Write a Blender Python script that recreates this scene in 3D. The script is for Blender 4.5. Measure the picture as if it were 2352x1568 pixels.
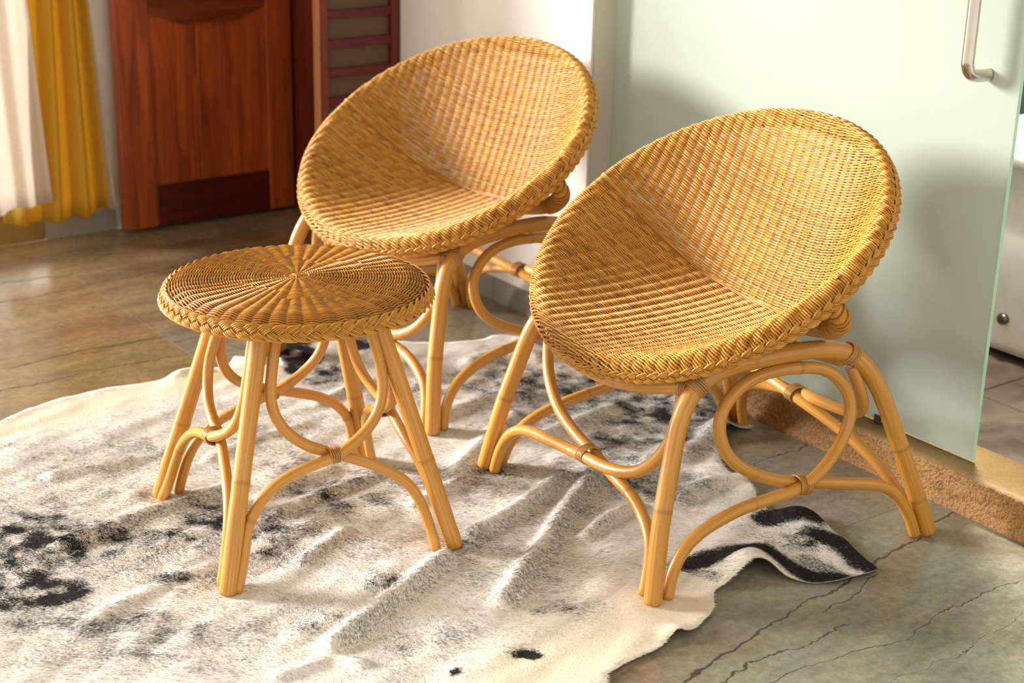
import bpy, math, random
import numpy as np
from mathutils import Vector, Matrix, noise
from mathutils.geometry import delaunay_2d_cdt

for o in list(bpy.data.objects):
    bpy.data.objects.remove(o)
scene = bpy.context.scene
COL = scene.collection
random.seed(7)
rng = np.random.default_rng(7)

# ------------------------------------------------------------------ scale and camera
K = 1.15                      # the survey below is in units of 1.15 m
F_PX, PITCH, ROLL, CAM_H = 3763.46, 0.347450, -0.022973, 1.315888
ROOM = math.radians(36.4)     # camera heading measured from the room's Y axis, towards +X
IMG_W, IMG_H = 2352, 1568


def camera_axes():
    f = np.array([0, math.cos(PITCH), -math.sin(PITCH)])
    r = np.array([1.0, 0, 0])
    d = np.cross(f, r)
    r2 = math.cos(ROLL) * r + math.sin(ROLL) * d
    d2 = -math.sin(ROLL) * r + math.cos(ROLL) * d
    c, s = math.cos(-ROOM), math.sin(-ROOM)
    Rz = np.array([[c, -s, 0], [s, c, 0], [0, 0, 1]])
    return Rz @ r2, Rz @ d2, Rz @ f


AX_R, AX_D, AX_F = camera_axes()


def ground(px, z=0.0):
    """photo pixel -> survey X, Y on the horizontal plane z"""
    v = AX_R * (px[0] - IMG_W / 2) / F_PX + AX_D * (px[1] - IMG_H / 2) / F_PX + AX_F
    t = (z - CAM_H) / v[2]
    return np.array([v[0] * t, v[1] * t])


cam = bpy.data.cameras.new('camera')
cam.sensor_fit = 'HORIZONTAL'
cam.sensor_width = 36.0
cam.lens = 36.0 * F_PX / IMG_W
cam.clip_start = 0.05
cam.dof.use_dof = True
cam.dof.focus_distance = 2.78 * K
cam.dof.aperture_fstop = 3.6
cam_ob = bpy.data.objects.new('camera', cam)
M = Matrix(((AX_R[0], -AX_D[0], -AX_F[0], 0), (AX_R[1], -AX_D[1], -AX_F[1], 0),
            (AX_R[2], -AX_D[2], -AX_F[2], CAM_H * K), (0, 0, 0, 1)))
cam_ob.matrix_world = M
COL.objects.link(cam_ob)
scene.camera = cam_ob

# ------------------------------------------------------------------ light
world = bpy.data.worlds.new('world')
scene.world = world
world.use_nodes = True
bg = world.node_tree.nodes['Background']
bg.inputs['Color'].default_value = (1.0, 0.925, 0.80, 1)
bg.inputs['Strength'].default_value = 0.84

SUN_ELEV = math.radians(14)
sun = bpy.data.lights.new('sun', 'SUN')
sun.energy = 6.2
sun.angle = math.radians(16.0)
sun.color = (1.0, 0.96, 0.91)
sun_ob = bpy.data.objects.new('sun', sun)
trav = Vector((1.0, -1.19, 0)).normalized() * math.cos(SUN_ELEV) + Vector((0, 0, -math.sin(SUN_ELEV)))
sun_ob.rotation_euler = trav.to_track_quat('-Z', 'Y').to_euler()
sun_ob.location = (-2, 8, 4)
COL.objects.link(sun_ob)

vs = scene.view_settings
vs.view_transform = 'Standard'
vs.look = 'None'
vs.gamma = 1.0
vs.use_curve_mapping = False
vs.exposure = 0.72

# ------------------------------------------------------------------ helpers: objects


def tag(o, label=None, cat=None, group=None, kind=None):
    if label: o['label'] = label
    if cat: o['category'] = cat
    if group: o['group'] = group
    if kind: o['kind'] = kind
    return o


def mesh_data(name, verts, faces, mats, smooth=False, attrs=None, fmat=None):
    """verts in survey units (N,3); faces: array (M,3|4) or list of lists"""
    me = bpy.data.meshes.new(name)
    verts = np.asarray(verts, dtype=np.float64) * K
    if isinstance(faces, np.ndarray):
        n = faces.shape[1]
        me.vertices.add(len(verts))
        me.vertices.foreach_set('co', verts.astype(np.float32).ravel())
        me.loops.add(faces.size)
        me.loops.foreach_set('vertex_index', faces.astype(np.int32).ravel())
        me.polygons.add(len(faces))
        me.polygons.foreach_set('loop_start', np.arange(0, faces.size, n, dtype=np.int32))
        me.update(calc_edges=True)
        me.validate()
    else:
        me.from_pydata([tuple(v) for v in verts], [], [list(f) for f in faces])
        me.update()
    for m in (mats if isinstance(mats, (list, tuple)) else [mats]):
        me.materials.append(m)
    if fmat is not None:
        me.polygons.foreach_set('material_index', np.asarray(fmat, dtype=np.int32))
    if smooth:
        me.polygons.foreach_set('use_smooth', np.ones(len(me.polygons), dtype=bool))
    if attrs:
        for k, v in attrs.items():
            a = me.attributes.new(k, 'FLOAT', 'POINT')
            a.data.foreach_set('value', np.asarray(v, dtype=np.float32))
    return me


def link(name, me, parent=None):
    o = bpy.data.objects.new(name, me)
    COL.objects.link(o)
    if parent is not None:
        o.parent = parent
    return o


def empty(name, loc=(0, 0, 0), rz=0.0):
    o = bpy.data.objects.new(name, None)
    o.empty_display_size = 0.1
    COL.objects.link(o)
    o.location = (loc[0] * K, loc[1] * K, loc[2] * K)
    o.rotation_euler = (0, 0, rz)
    return o


BOXF = [(0, 3, 2, 1), (4, 5, 6, 7), (0, 1, 5, 4), (1, 2, 6, 5), (2, 3, 7, 6), (3, 0, 4, 7)]


def bevel_mesh(me, w, seg=2):
    import bmesh
    bm = bmesh.new()
    bm.from_mesh(me)
    bmesh.ops.bevel(bm, geom=list(bm.edges), offset=w * K, segments=seg, affect='EDGES', profile=0.5)
    bm.to_mesh(me)
    bm.free()
    me.update()


def box(name, x0, x1, y0, y1, z0, z1, mat, parent=None, bev=0.0, kind=None):
    """axis-aligned box; origin of the object at its base centre when it has no parent"""
    cx, cy = (x0 + x1) / 2, (y0 + y1) / 2
    off = np.array([cx, cy, z0])
    v = np.array([(x0, y0, z0), (x1, y0, z0), (x1, y1, z0), (x0, y1, z0),
                  (x0, y0, z1), (x1, y0, z1), (x1, y1, z1), (x0, y1, z1)], float) - off
    me = mesh_data(name, v, BOXF, mat)
    if bev > 0:
        bevel_mesh(me, bev)
    o = link(name, me, parent)
    o.location = tuple(off * K)
    if kind: o['kind'] = kind
    return o


def catmull(P, step=0.008, closed=False):
    P = np.asarray(P, float)
    n = len(P)
    out = []
    for i in range(n if closed else n - 1):
        if closed:
            a, b, c, d = P[(i - 1) % n], P[i], P[(i + 1) % n], P[(i + 2) % n]
        else:
            b, c = P[i], P[i + 1]
            a = P[i - 1] if i > 0 else 2 * b - c
            d = P[i + 2] if i + 2 < n else 2 * c - b
        m = max(2, int(np.linalg.norm(c - b) / step))
        t = (np.arange(m) / m)[:, None]
        out.append(0.5 * ((2 * b) + (c - a) * t + (2 * a - 5 * b + 4 * c - d) * t ** 2 + (3 * b - a - 3 * c + d) * t ** 3))
    out = np.vstack(out)
    if not closed:
        out = np.vstack([out, P[-1:]])
    return out


def smooth_path(P, it=3):
    P = np.asarray(P, float).copy()
    for _ in range(it):
        P[1:-1] = 0.5 * P[1:-1] + 0.25 * (P[:-2] + P[2:])
    return P


def frames(P, closed=False):
    """parallel-transport frames along P"""
    n = len(P)
    if closed:
        T = np.roll(P, -1, 0) - np.roll(P, 1, 0)
    else:
        T = np.gradient(P, axis=0)
    T /= np.linalg.norm(T, axis=1)[:, None] + 1e-12
    N = np.zeros_like(P)
    ref = np.array([0, 0, 1.0]) if abs(T[0][2]) < 0.9 else np.array([1.0, 0, 0])
    v = np.cross(T[0], ref)
    v /= np.linalg.norm(v)
    N[0] = v
    for i in range(1, n):
        v = v - T[i] * (v @ T[i])
        v /= np.linalg.norm(v) + 1e-12
        N[i] = v
    return T, N, np.cross(T, N)


def tube(P, r, sides=8, closed=False, caps=True, N=None, B=None):
    P = np.asarray(P, float)
    if N is None:
        T, N, B = frames(P, closed)
    n = len(P)
    r = np.broadcast_to(np.asarray(r, float), (n,))
    a = np.linspace(0, 2 * np.pi, sides, endpoint=False)
    V = P[:, None, :] + r[:, None, None] * (np.cos(a)[None, :, None] * N[:, None, :] + np.sin(a)[None, :, None] * B[:, None, :])
    V = V.reshape(-1, 3)
    m = n if closed else n - 1
    i = np.arange(m)[:, None]
    j = np.arange(sides)[None, :]
    i2 = (i + 1) % n
    j2 = (j + 1) % sides
    Fq = np.stack([i * sides + j, i * sides + j2, i2 * sides + j2, i2 * sides + j], -1).reshape(-1, 4)
    if caps and not closed:
        e = (n - 1) * sides
        c0, c1 = len(V), len(V) + 1
        V = np.vstack([V, P[:1], P[-1:]])
        jj = np.arange(sides)
        f0 = np.stack([np.full(sides, c0), (jj + 1) % sides, jj, jj], -1)
        f1 = np.stack([np.full(sides, c1), e + jj, e + (jj + 1) % sides, e + (jj + 1) % sides], -1)
        # degenerate quads become triangles in validate(); keep as tri list instead
        return V, Fq, np.vstack([f0[:, :3], f1[:, :3]])
    return V, Fq, np.zeros((0, 3), int)


class Bag:
    """collects tubes into one mesh"""
    def __init__(s):
        s.V, s.Q, s.T, s.tone, s.n = [], [], [], [], 0

    def add(s, V, Q, T=None, tone=0.5):
        s.V.append(V)
        s.Q.append(Q + s.n)
        if T is not None and len(T):
            s.T.append(T + s.n)
        s.tone.append(np.broadcast_to(np.asarray(tone, float), (len(V),)))
        s.n += len(V)

    def mesh(s, name, mat):
        V = np.vstack(s.V)
        Q = np.vstack(s.Q)
        if s.T:
            T = np.vstack(s.T)
            tri = np.vstack([Q[:, [0, 1, 2]], Q[:, [0, 2, 3]], T])
            return mesh_data(name, V, tri, mat, True, {'tone': np.concatenate(s.tone)})
        return mesh_data(name, V, Q, mat, True, {'tone': np.concatenate(s.tone)})


def pole_mesh(name, P, r, mat, nodes=(), sides=14, step=0.01, tone=0.5):
    """a rattan pole along P with faint node rings at the given arc fractions"""
    C = smooth_path(catmull(P, step), 4)
    s = np.concatenate([[0], np.cumsum(np.linalg.norm(np.diff(C, axis=0), axis=1))])
    keep = np.arange(0, s[-1], 0.006)
    C = np.stack([np.interp(np.append(keep, s[-1]), s, C[:, k]) for k in range(3)], -1)
    s = np.append(keep, s[-1])
    rad = np.full(len(C), r)
    node = np.zeros(len(C))
    for t in nodes:
        g = np.exp(-((s - t * s[-1]) / 0.005) ** 2)
        rad += 0.0007 * g
        node = np.maximum(node, np.exp(-((s - t * s[-1]) / 0.0022) ** 2))
    # rounded ends
    rad[0] *= 0.86
    rad[-1] *= 0.86
    V, Q, T = tube(C, rad, sides)
    nd = np.concatenate([np.repeat(node, sides), [0, 0]])
    al = np.concatenate([np.repeat(s, sides), [0, s[-1]]])
    an = np.concatenate([np.tile(np.arange(sides) / sides, len(C)), [0, 0]])
    tri = np.vstack([Q[:, [0, 1, 2]], Q[:, [0, 2, 3]], T])
    return mesh_data(name, V, tri, mat, True, {'node': nd, 'along': al + tone * 7.0, 'round': np.abs(an - 0.5) * 2, 'tone': np.full(len(V), tone)})


def coil(center, axis, up, ra, rb, turns, pitch, r, name, mat, seg=18):
    """cane binding: turns of strand round an ellipse (ra along up, rb across), stacked along axis"""
    ax = np.asarray(axis, float); ax /= np.linalg.norm(ax)
    u = np.asarray(up, float); u -= ax * (u @ ax); u /= np.linalg.norm(u)
    w = np.cross(ax, u)
    b = Bag()
    for k in range(turns):
        a = np.linspace(0, 2 * np.pi, seg, endpoint=False)
        off = (k - (turns - 1) / 2) * pitch
        P = np.asarray(center) + np.outer(np.cos(a) * ra, u) + np.outer(np.sin(a) * rb, w) + ax * off + np.outer(np.sin(a + k) * r * 0.35, ax)
        V, Q, T = tube(P, r, 6, closed=True)
        b.add(V, Q, tone=rng.uniform(0.1, 0.6))
    return b.mesh(name, mat)


# ------------------------------------------------------------------ materials
class NT:
    def __init__(s, name):
        s.m = bpy.data.materials.new(name)
        s.m.use_nodes = True
        s.t = s.m.node_tree
        s.p = s.t.nodes['Principled BSDF']

    def n(s, typ, **kw):
        nd = s.t.nodes.new(typ)
        for k, v in kw.items():
            setattr(nd, k, v)
        return nd

    def l(s, a, b):
        s.t.links.new(a, b)

    def math(s, op, a, b=None, c=None, clamp=False):
        nd = s.n('ShaderNodeMath', operation=op, use_clamp=clamp)
        for i, v in enumerate((a, b, c)):
            if v is None: continue
            if isinstance(v, (int, float)):
                nd.inputs[i].default_value = v
            else:
                s.l(v, nd.inputs[i])
        return nd.outputs[0]

    def ramp(s, fac, stops, interp='LINEAR'):
        nd = s.n('ShaderNodeValToRGB')
        cr = nd.color_ramp
        cr.interpolation = interp
        while len(cr.elements) < len(stops):
            cr.elements.new(0.5)
        for e, (p, c) in zip(cr.elements, stops):
            e.position = p
            e.color = (*c, 1) if len(c) == 3 else c
        s.l(fac, nd.inputs[0])
        return nd.outputs['Color']

    def mix(s, fac, a, b, mode='MIX'):
        nd = s.n('ShaderNodeMix', data_type='RGBA', blend_type=mode)
        for i, v in ((0, fac), (6, a), (7, b)):
            if isinstance(v, (int, float)):
                nd.inputs[i].default_value = v
            elif isinstance(v, tuple):
                nd.inputs[i].default_value = (*v, 1)
            else:
                s.l(v, nd.inputs[i])
        return nd.outputs[2]

    def coords(s, scale=(1, 1, 1), kind='Object'):
        if kind == 'World':
            src = s.n('ShaderNodeNewGeometry').outputs['Position']
        else:
            src = s.n('ShaderNodeTexCoord').outputs[kind]
        mp = s.n('ShaderNodeMapping')
        mp.inputs['Scale'].default_value = scale
        s.l(src, mp.inputs['Vector'])
        return mp.outputs[0]

    def noise(s, vec, scale, detail=4, rough=0.55, dist=0.0):
        nd = s.n('ShaderNodeTexNoise')
        nd.inputs['Scale'].default_value = scale
        nd.inputs['Detail'].default_value = detail
        nd.inputs['Roughness'].default_value = rough
        nd.inputs['Distortion'].default_value = dist
        s.l(vec, nd.inputs['Vector'])
        return nd.outputs['Fac']

    def attr(s, name):
        return s.n('ShaderNodeAttribute', attribute_name=name).outputs['Fac']

    def bump(s, h, strength=0.3, dist=0.002):
        b = s.n('ShaderNodeBump')
        b.inputs['Strength'].default_value = strength
        b.inputs['Distance'].default_value = dist
        s.l(h, b.inputs['Height'])
        s.l(b.outputs[0], s.p.inputs['Normal'])

    def set(s, **kw):
        for k, v in kw.items():
            nm = k.replace('_', ' ')
            i = s.p.inputs[nm]
            if isinstance(v, (int, float)):
                i.default_value = v
            elif isinstance(v, tuple):
                i.default_value = (*v, 1)
            else:
                s.l(v, i)
        return s.m


def mat_strand():
    s = NT('woven_rattan')
    t = s.attr('tone')
    c = s.ramp(t, [(0.0, (0.30, 0.115, 0.012)), (0.45, (0.50, 0.235, 0.032)), (1.0, (0.66, 0.385, 0.095))])
    v = s.coords((1, 1, 1))
    n = s.noise(v, 9, 3)
    c = s.mix(0.5, c, s.ramp(n, [(0.3, (0.42, 0.40, 0.36)), (0.7, (0.62, 0.60, 0.56))]), 'OVERLAY')
    s.set(Base_Color=c, Roughness=0.38, Specular_IOR_Level=0.4)
    return s.m


def mat_pole():
    s = NT('rattan_pole')
    al, rd, nd = s.attr('along'), s.attr('round'), s.attr('node')
    cb = s.n('ShaderNodeCombineXYZ')
    s.l(s.math('MULTIPLY', al, 3.0), cb.inputs[0])
    s.l(s.math('MULTIPLY', rd, 7.0), cb.inputs[1])
    n1 = s.noise(cb.outputs[0], 2.2, 5, 0.6)
    cb2 = s.n('ShaderNodeCombineXYZ')
    s.l(s.math('MULTIPLY', al, 12.0), cb2.inputs[0])
    s.l(s.math('MULTIPLY', rd, 60.0), cb2.inputs[1])
    n2 = s.noise(cb2.outputs[0], 3.0, 4, 0.7)
    c = s.ramp(n1, [(0.25, (0.42, 0.17, 0.022)), (0.5, (0.56, 0.26, 0.040)), (0.75, (0.66, 0.35, 0.07))])
    c = s.mix(0.35, c, s.ramp(n2, [(0.3, (0.3, 0.28, 0.25)), (0.65, (0.6, 0.6, 0.6))]), 'OVERLAY')
    c = s.mix(s.math('MULTIPLY', nd, 0.55), c, (0.22, 0.09, 0.02))
    s.set(Base_Color=c, Roughness=0.33, Specular_IOR_Level=0.5, Coat_Weight=0.15, Coat_Roughness=0.2)
    s.bump(n2, 0.15, 0.001)
    return s.m


def mat_binding():
    s = NT('cane_binding')
    t = s.attr('tone')
    c = s.ramp(t, [(0, (0.36, 0.165, 0.04)), (1, (0.56, 0.30, 0.09))])
    return s.set(Base_Color=c, Roughness=0.35)


def mat_rug():
    s = NT('cowhide')
    d = s.attr('dark')
    cr = s.attr('cream')
    v = s.coords((1, 1, 1))
    n = s.noise(v, 160, 3, 0.6)
    spk = s.math('MULTIPLY', s.math('SUBTRACT', d, s.math('MULTIPLY_ADD', n, 1.5, -0.45)), 2.0, clamp=True)
    base = s.mix(cr, (0.86, 0.845, 0.81), (0.80, 0.71, 0.55))
    c = s.mix(spk, base, (0.012, 0.011, 0.012))
    s.set(Base_Color=c, Roughness=0.75, Specular_IOR_Level=0.2)
    s.bump(s.noise(v, 240, 3), 0.5, 0.002)
    return s.m


def mat_fur():
    s = NT('cowhide_fur')
    d = s.attr('dark')
    c = s.ramp(d, [(0.0, (0.90, 0.885, 0.86)), (0.35, (0.80, 0.69, 0.53)), (0.6, (0.16, 0.145, 0.14)), (1.0, (0.006, 0.0055, 0.006))])
    s.set(Base_Color=c, Roughness=0.6, Specular_IOR_Level=0.10)
    return s.m


def mat_leather_edge():
    s = NT('hide_underside')
    return s.set(Base_Color=(0.42, 0.36, 0.29), Roughness=0.9)


CRACKS = [  # y0 at xm, slope, x0, x1, half width
    (1.655, 0.198, 1.49, 2.35, 0.0062), (1.548, 0.06, 1.49, 1.83, 0.0030), (1.62, 0.28, 1.82, 2.0, 0.003),
    (1.487, 0.01, 1.49, 2.3, 0.0024), (1.40, 0.05, 1.6, 2.3, 0.0012), (3.967, 0.0, 0.7, 1.493, 0.0055), (3.885, 0.10, 1.49, 2.25, 0.005),
    (3.825, 0.05, 0.7, 1.493, 0.0035), (3.388, 0.03, 0.7, 1.493, 0.005), (3.250, 0.06, 0.7, 1.493, 0.004),
    (2.09, 0.17, 1.95, 2.35, 0.003), (2.31, 0.05, 2.1, 2.45, 0.0025), (3.60, 0.06, 1.49, 2.3, 0.003), (4.10, 0.04, 1.0, 1.493, 0.003),
    (3.33, -0.05, 1.49, 2.3, 0.003)]


def mat_floor():
    s = NT('floor_slate')
    geo = s.n('ShaderNodeNewGeometry').outputs['Position']
    mp = s.n('ShaderNodeMapping')
    mp.inputs['Scale'].default_value = (1 / K, 1 / K, 1 / K)
    s.l(geo, mp.inputs['Vector'])
    P = mp.outputs[0]
    sep = s.n('ShaderNodeSeparateXYZ')
    s.l(P, sep.inputs[0])
    X, Y = sep.outputs[0], sep.outputs[1]
    st = s.n('ShaderNodeMapping')
    st.inputs['Scale'].default_value = (0.6, 1.35, 1)
    st.inputs['Rotation'].default_value = (0, 0, math.radians(-8))
    s.l(P, st.inputs['Vector'])
    n1 = s.noise(st.outputs[0], 2.6, 6, 0.6, 0.6)
    n2 = s.noise(st.outputs[0], 9, 6, 0.65, 0.4)
    n3 = s.noise(st.outputs[0], 34, 5, 0.7, 0.3)
    c = s.ramp(n1, [(0.30, (0.30, 0.265, 0.22)), (0.46, (0.37, 0.355, 0.31)), (0.58, (0.37, 0.38, 0.335)), (0.72, (0.44, 0.43, 0.38))])
    c = s.mix(0.55, c, s.ramp(n2, [(0.36, (0.32, 0.30, 0.28)), (0.64, (0.64, 0.64, 0.62))]), 'OVERLAY')
    c = s.mix(0.5, c, s.ramp(s.noise(P, 55, 6, 0.72, 0.3), [(0.35, (0.30, 0.29, 0.28)), (0.65, (0.68, 0.68, 0.68))]), 'OVERLAY')
    # tone per slab; the brown ones carry painted warm bounce light
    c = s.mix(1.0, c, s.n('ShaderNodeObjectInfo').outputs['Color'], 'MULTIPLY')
    # pale and rusty hairline veins
    vn = s.noise(st.outputs[0], 5.5, 5, 0.6, 1.2)
    pale = s.math('SUBTRACT', 1.0, s.math('DIVIDE', s.math('ABSOLUTE', s.math('SUBTRACT', vn, 0.52)), 0.006), clamp=True)
    c = s.mix(s.math('MULTIPLY', pale, 0.16), c, (0.42, 0.37, 0.29))
    fn = s.noise(st.outputs[0], 4.0, 7, 0.62, 0.8)
    fine = s.math('SUBTRACT', 1.0, s.math('DIVIDE', s.math('ABSOLUTE', s.math('SUBTRACT', fn, 0.47)), 0.0022), clamp=True)
    c = s.mix(s.math('MULTIPLY', fine, 0.40), c, (0.085, 0.06, 0.042))
    rs = s.noise(P, 26, 3, 0.6)
    c = s.mix(s.math('MULTIPLY', s.math('GREATER_THAN', rs, 0.70), 0.35), c, (0.36, 0.17, 0.06))
    # the slabs' long clefts
    w1 = s.math('MULTIPLY', s.math('SUBTRACT', s.noise(P, 5.0, 5, 0.6), 0.5), 0.11)
    w2 = s.math('MULTIPLY', s.math('SUBTRACT', s.noise(P, 38, 3, 0.6), 0.5), 0.007)
    wob = s.math('ADD', w1, w2)
    thick = s.math('MULTIPLY_ADD', s.noise(P, 9, 4), 1.7, -0.20)
    total = None
    for (y0, sl, x0, x1, hw) in CRACKS:
        xm = (x0 + x1) / 2
        yy = s.math('ADD', s.math('SUBTRACT', s.math('SUBTRACT', Y, y0), s.math('MULTIPLY', s.math('SUBTRACT', X, xm), sl)), wob)
        line = s.math('SUBTRACT', 1.0, s.math('DIVIDE', s.math('ABSOLUTE', yy), s.math('MULTIPLY', thick, hw)), clamp=True)
        inx = s.math('MULTIPLY', s.math('GREATER_THAN', X, x0), s.math('LESS_THAN', X, x1))
        line = s.math('MULTIPLY', line, inx)
        total = line if total is None else s.math('MAXIMUM', total, line)
    tot = s.math('MULTIPLY', total, 1.6, clamp=True)
    c = s.mix(s.math('MULTIPLY', tot, 0.88), c, (0.05, 0.036, 0.026))
    s.set(Base_Color=c, Roughness=s.math('MULTIPLY_ADD', n2, 0.22, 0.10), Specular_IOR_Level=0.5)
    h = s.math('SUBTRACT', s.math('MULTIPLY_ADD', n2, 0.5, s.math('MULTIPLY', n3, 0.2)), s.math('MULTIPLY', tot, 0.9))
    s.bump(h, 0.22, 0.004)
    return s.m


def mat_grout():
    s = NT('tile_grout')
    return s.set(Base_Color=(0.30, 0.19, 0.085), Roughness=0.9)


def mat_plaster(name, col, var=0.04):
    s = NT(name)
    v = s.coords((1, 1, 1), 'World')
    n = s.noise(v, 2.0, 4)
    n2 = s.noise(v, 60, 3)
    lo = tuple(a * (1 - var) for a in col)
    hi = tuple(min(1, a * (1 + var)) for a in col)
    c = s.ramp(n, [(0.3, lo), (0.7, hi)])
    s.set(Base_Color=c, Roughness=0.65, Specular_IOR_Level=0.3)
    s.bump(n2, 0.12, 0.002)
    return s.m


def mat_wood(name, dark, light, axis='Z', rough=0.32):
    s = NT(name)
    sc = (22, 22, 1.6) if axis == 'Z' else (1.6, 22, 22)
    v = s.coords(sc, 'World')
    n = s.noise(v, 1.4, 6, 0.6, 0.8)
    n2 = s.noise(v, 6, 4, 0.7)
    big = s.noise(s.coords((1, 1, 0.35), 'World'), 4, 3)
    c = s.ramp(n, [(0.28, dark), (0.55, tuple((a + b) / 2 for a, b in zip(dark, light))), (0.75, light)])
    c = s.mix(0.5, c, s.ramp(n2, [(0.3, (0.33, 0.30, 0.28)), (0.7, (0.6, 0.58, 0.56))]), 'OVERLAY')
    c = s.mix(0.5, c, s.ramp(big, [(0.35, (0.35, 0.33, 0.33)), (0.65, (0.65, 0.62, 0.6))]), 'OVERLAY')
    s.set(Base_Color=c, Roughness=rough, Specular_IOR_Level=0.45)
    s.bump(n2, 0.08, 0.001)
    return s.m


def mat_cloth(name, col, trans, see=0.0):
    s = NT(name)
    v = s.coords((1, 1, 1), 'World')
    w = s.noise(v, 420, 2)
    c = s.ramp(w, [(0.3, tuple(a * 0.9 for a in col)), (0.7, col)])
    s.set(Base_Color=c, Roughness=0.85, Specular_IOR_Level=0.15)
    tr = s.n('ShaderNodeBsdfTranslucent')
    s.l(c, tr.inputs[0])
    mx = s.n('ShaderNodeMixShader')
    mx.inputs[0].default_value = trans
    out = s.t.nodes['Material Output']
    s.l(s.p.outputs[0], mx.inputs[1])
    s.l(tr.outputs[0], mx.inputs[2])
    last = mx.outputs[0]
    if see > 0:
        tp = s.n('ShaderNodeBsdfTransparent')
        m2 = s.n('ShaderNodeMixShader')
        m2.inputs[0].default_value = see
        s.l(last, m2.inputs[1])
        s.l(tp.outputs[0], m2.inputs[2])
        last = m2.outputs[0]
    s.l(last, out.inputs[0])
    return s.m


def mat_frosted():
    s = NT('frosted_glass')
    s.set(Base_Color=(0.44, 0.485, 0.43), Roughness=0.30, Specular_IOR_Level=0.5)
    tr = s.n('ShaderNodeBsdfTranslucent')
    tr.inputs[0].default_value = (0.74, 0.80, 0.72, 1)
    mx = s.n('ShaderNodeMixShader')
    mx.inputs[0].default_value = 0.35
    s.l(s.p.outputs[0], mx.inputs[1])
    s.l(tr.outputs[0], mx.inputs[2])
    s.l(mx.outputs[0], s.t.nodes['Material Output'].inputs[0])
    return s.m


def mat_simple(name, col, rough=0.5, metal=0.0, spec=0.5):
    s = NT(name)
    v = s.coords((1, 1, 1))
    n = s.noise(v, 14, 3)
    c = s.ramp(n, [(0.3, tuple(a * 0.93 for a in col)), (0.7, tuple(min(1, a * 1.05) for a in col))])
    return s.set(Base_Color=c, Roughness=rough, Metallic=metal, Specular_IOR_Level=spec)


def mat_stone(name, lo, hi, rough_face=True):
    s = NT(name)
    v = s.coords((1, 1, 1), 'World')
    n1 = s.noise(v, 5, 4)
    n2 = s.noise(v, 150, 3, 0.6)
    c = s.ramp(n1, [(0.3, lo), (0.7, hi)])
    c = s.mix(0.6 if rough_face else 0.25, c, s.ramp(n2, [(0.32, (0.22, 0.18, 0.15)), (0.5, (0.5, 0.5, 0.5)), (0.68, (0.78, 0.78, 0.76))]), 'OVERLAY')
    s.set(Base_Color=c, Roughness=0.55)
    s.bump(n2, 0.9 if rough_face else 0.15, 0.006 if rough_face else 0.002)
    return s.m


def mat_bathtile():
    s = NT('brown_slate_tile')
    v = s.coords((1, 1, 1), 'World')
    n1 = s.noise(v, 7, 5, 0.6, 0.6)
    c = s.ramp(n1, [(0.3, (0.035, 0.024, 0.018)), (0.5, (0.075, 0.05, 0.036)), (0.7, (0.13, 0.10, 0.075))])
    s.set(Base_Color=c, Roughness=0.35)
    s.bump(n1, 0.3, 0.006)
    return s.m


M_STRAND, M_POLE, M_BIND = mat_strand(), mat_pole(), mat_binding()
M_RUG, M_FUR, M_HIDE = mat_rug(), mat_fur(), mat_leather_edge()
M_FLOOR, M_GROUT = mat_floor(), mat_grout()
M_WALL = mat_plaster('white_plaster', (0.83, 0.80, 0.75))
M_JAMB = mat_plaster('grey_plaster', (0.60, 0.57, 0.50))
M_CEIL = mat_plaster('ceiling_plaster', (0.85, 0.82, 0.76))
M_CONC = mat_plaster('grey_stone_skirting', (0.27, 0.26, 0.235), 0.15)
M_DOOR = mat_wood('door_wood', (0.20, 0.032, 0.007), (0.56, 0.125, 0.022))
M_DOORR = mat_wood('door_rail_wood', (0.045, 0.005, 0.004), (0.13, 0.016, 0.010), 'X')
M_LOCK = mat_wood('lock_rail_wood', (0.10, 0.016, 0.005), (0.30, 0.062, 0.014), 'X')
M_LITEDGE = mat_wood('lit_edge_wood', (0.34, 0.15, 0.05), (0.50, 0.25, 0.10))  # paler wood that imitates light on the shutter's edge
M_RED = mat_wood('shutter_wood', (0.10, 0.012, 0.006), (0.22, 0.04, 0.014))
M_REDX = mat_wood('shutter_slat_wood', (0.085, 0.006, 0.005), (0.15, 0.012, 0.009), 'X')
M_BACKP = mat_plaster('brown_board', (0.13, 0.075, 0.042), 0.2)
M_YEL = mat_cloth('ochre_curtain', (0.70, 0.45, 0.055), 0.36)
M_SHEER = mat_cloth('white_sheer', (0.86, 0.80, 0.73), 0.45, 0.10)
M_GLASS = mat_frosted()
M_GEDGE = mat_simple('glass_edge', (0.42, 0.74, 0.58), 0.2)
M_STEEL = mat_simple('brushed_steel', (0.62, 0.56, 0.50), 0.24, 1.0)
M_BRASS = mat_simple('brass', (0.60, 0.40, 0.14), 0.25, 1.0)
M_BLACK = mat_simple('black_rubber', (0.02, 0.02, 0.02), 0.5)
M_YSTONE = mat_stone('yellow_stone_face', (0.21, 0.09, 0.014), (0.30, 0.15, 0.034), True)
M_YTOP = mat_stone('yellow_stone_top', (0.20, 0.115, 0.032), (0.27, 0.17, 0.06), False)
M_BTILE = mat_bathtile()
M_BGROUT = mat_simple('bath_grout', (0.10, 0.07, 0.05), 0.8)
M_TUB = mat_simple('white_enamel', (0.80, 0.78, 0.72), 0.2)
M_BWALL = mat_plaster('bath_wall_stone', (0.10, 0.10, 0.085), 0.3)

# ------------------------------------------------------------------ the room
WX, WY = 2.306, 4.30          # right-hand wall face, far wall face
JAMB_Y = 2.855                # where the right wall ends at the shower room opening
ROOF = 2.25
X_LEFT, Y_FRONT = -1.8, -0.6

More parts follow.
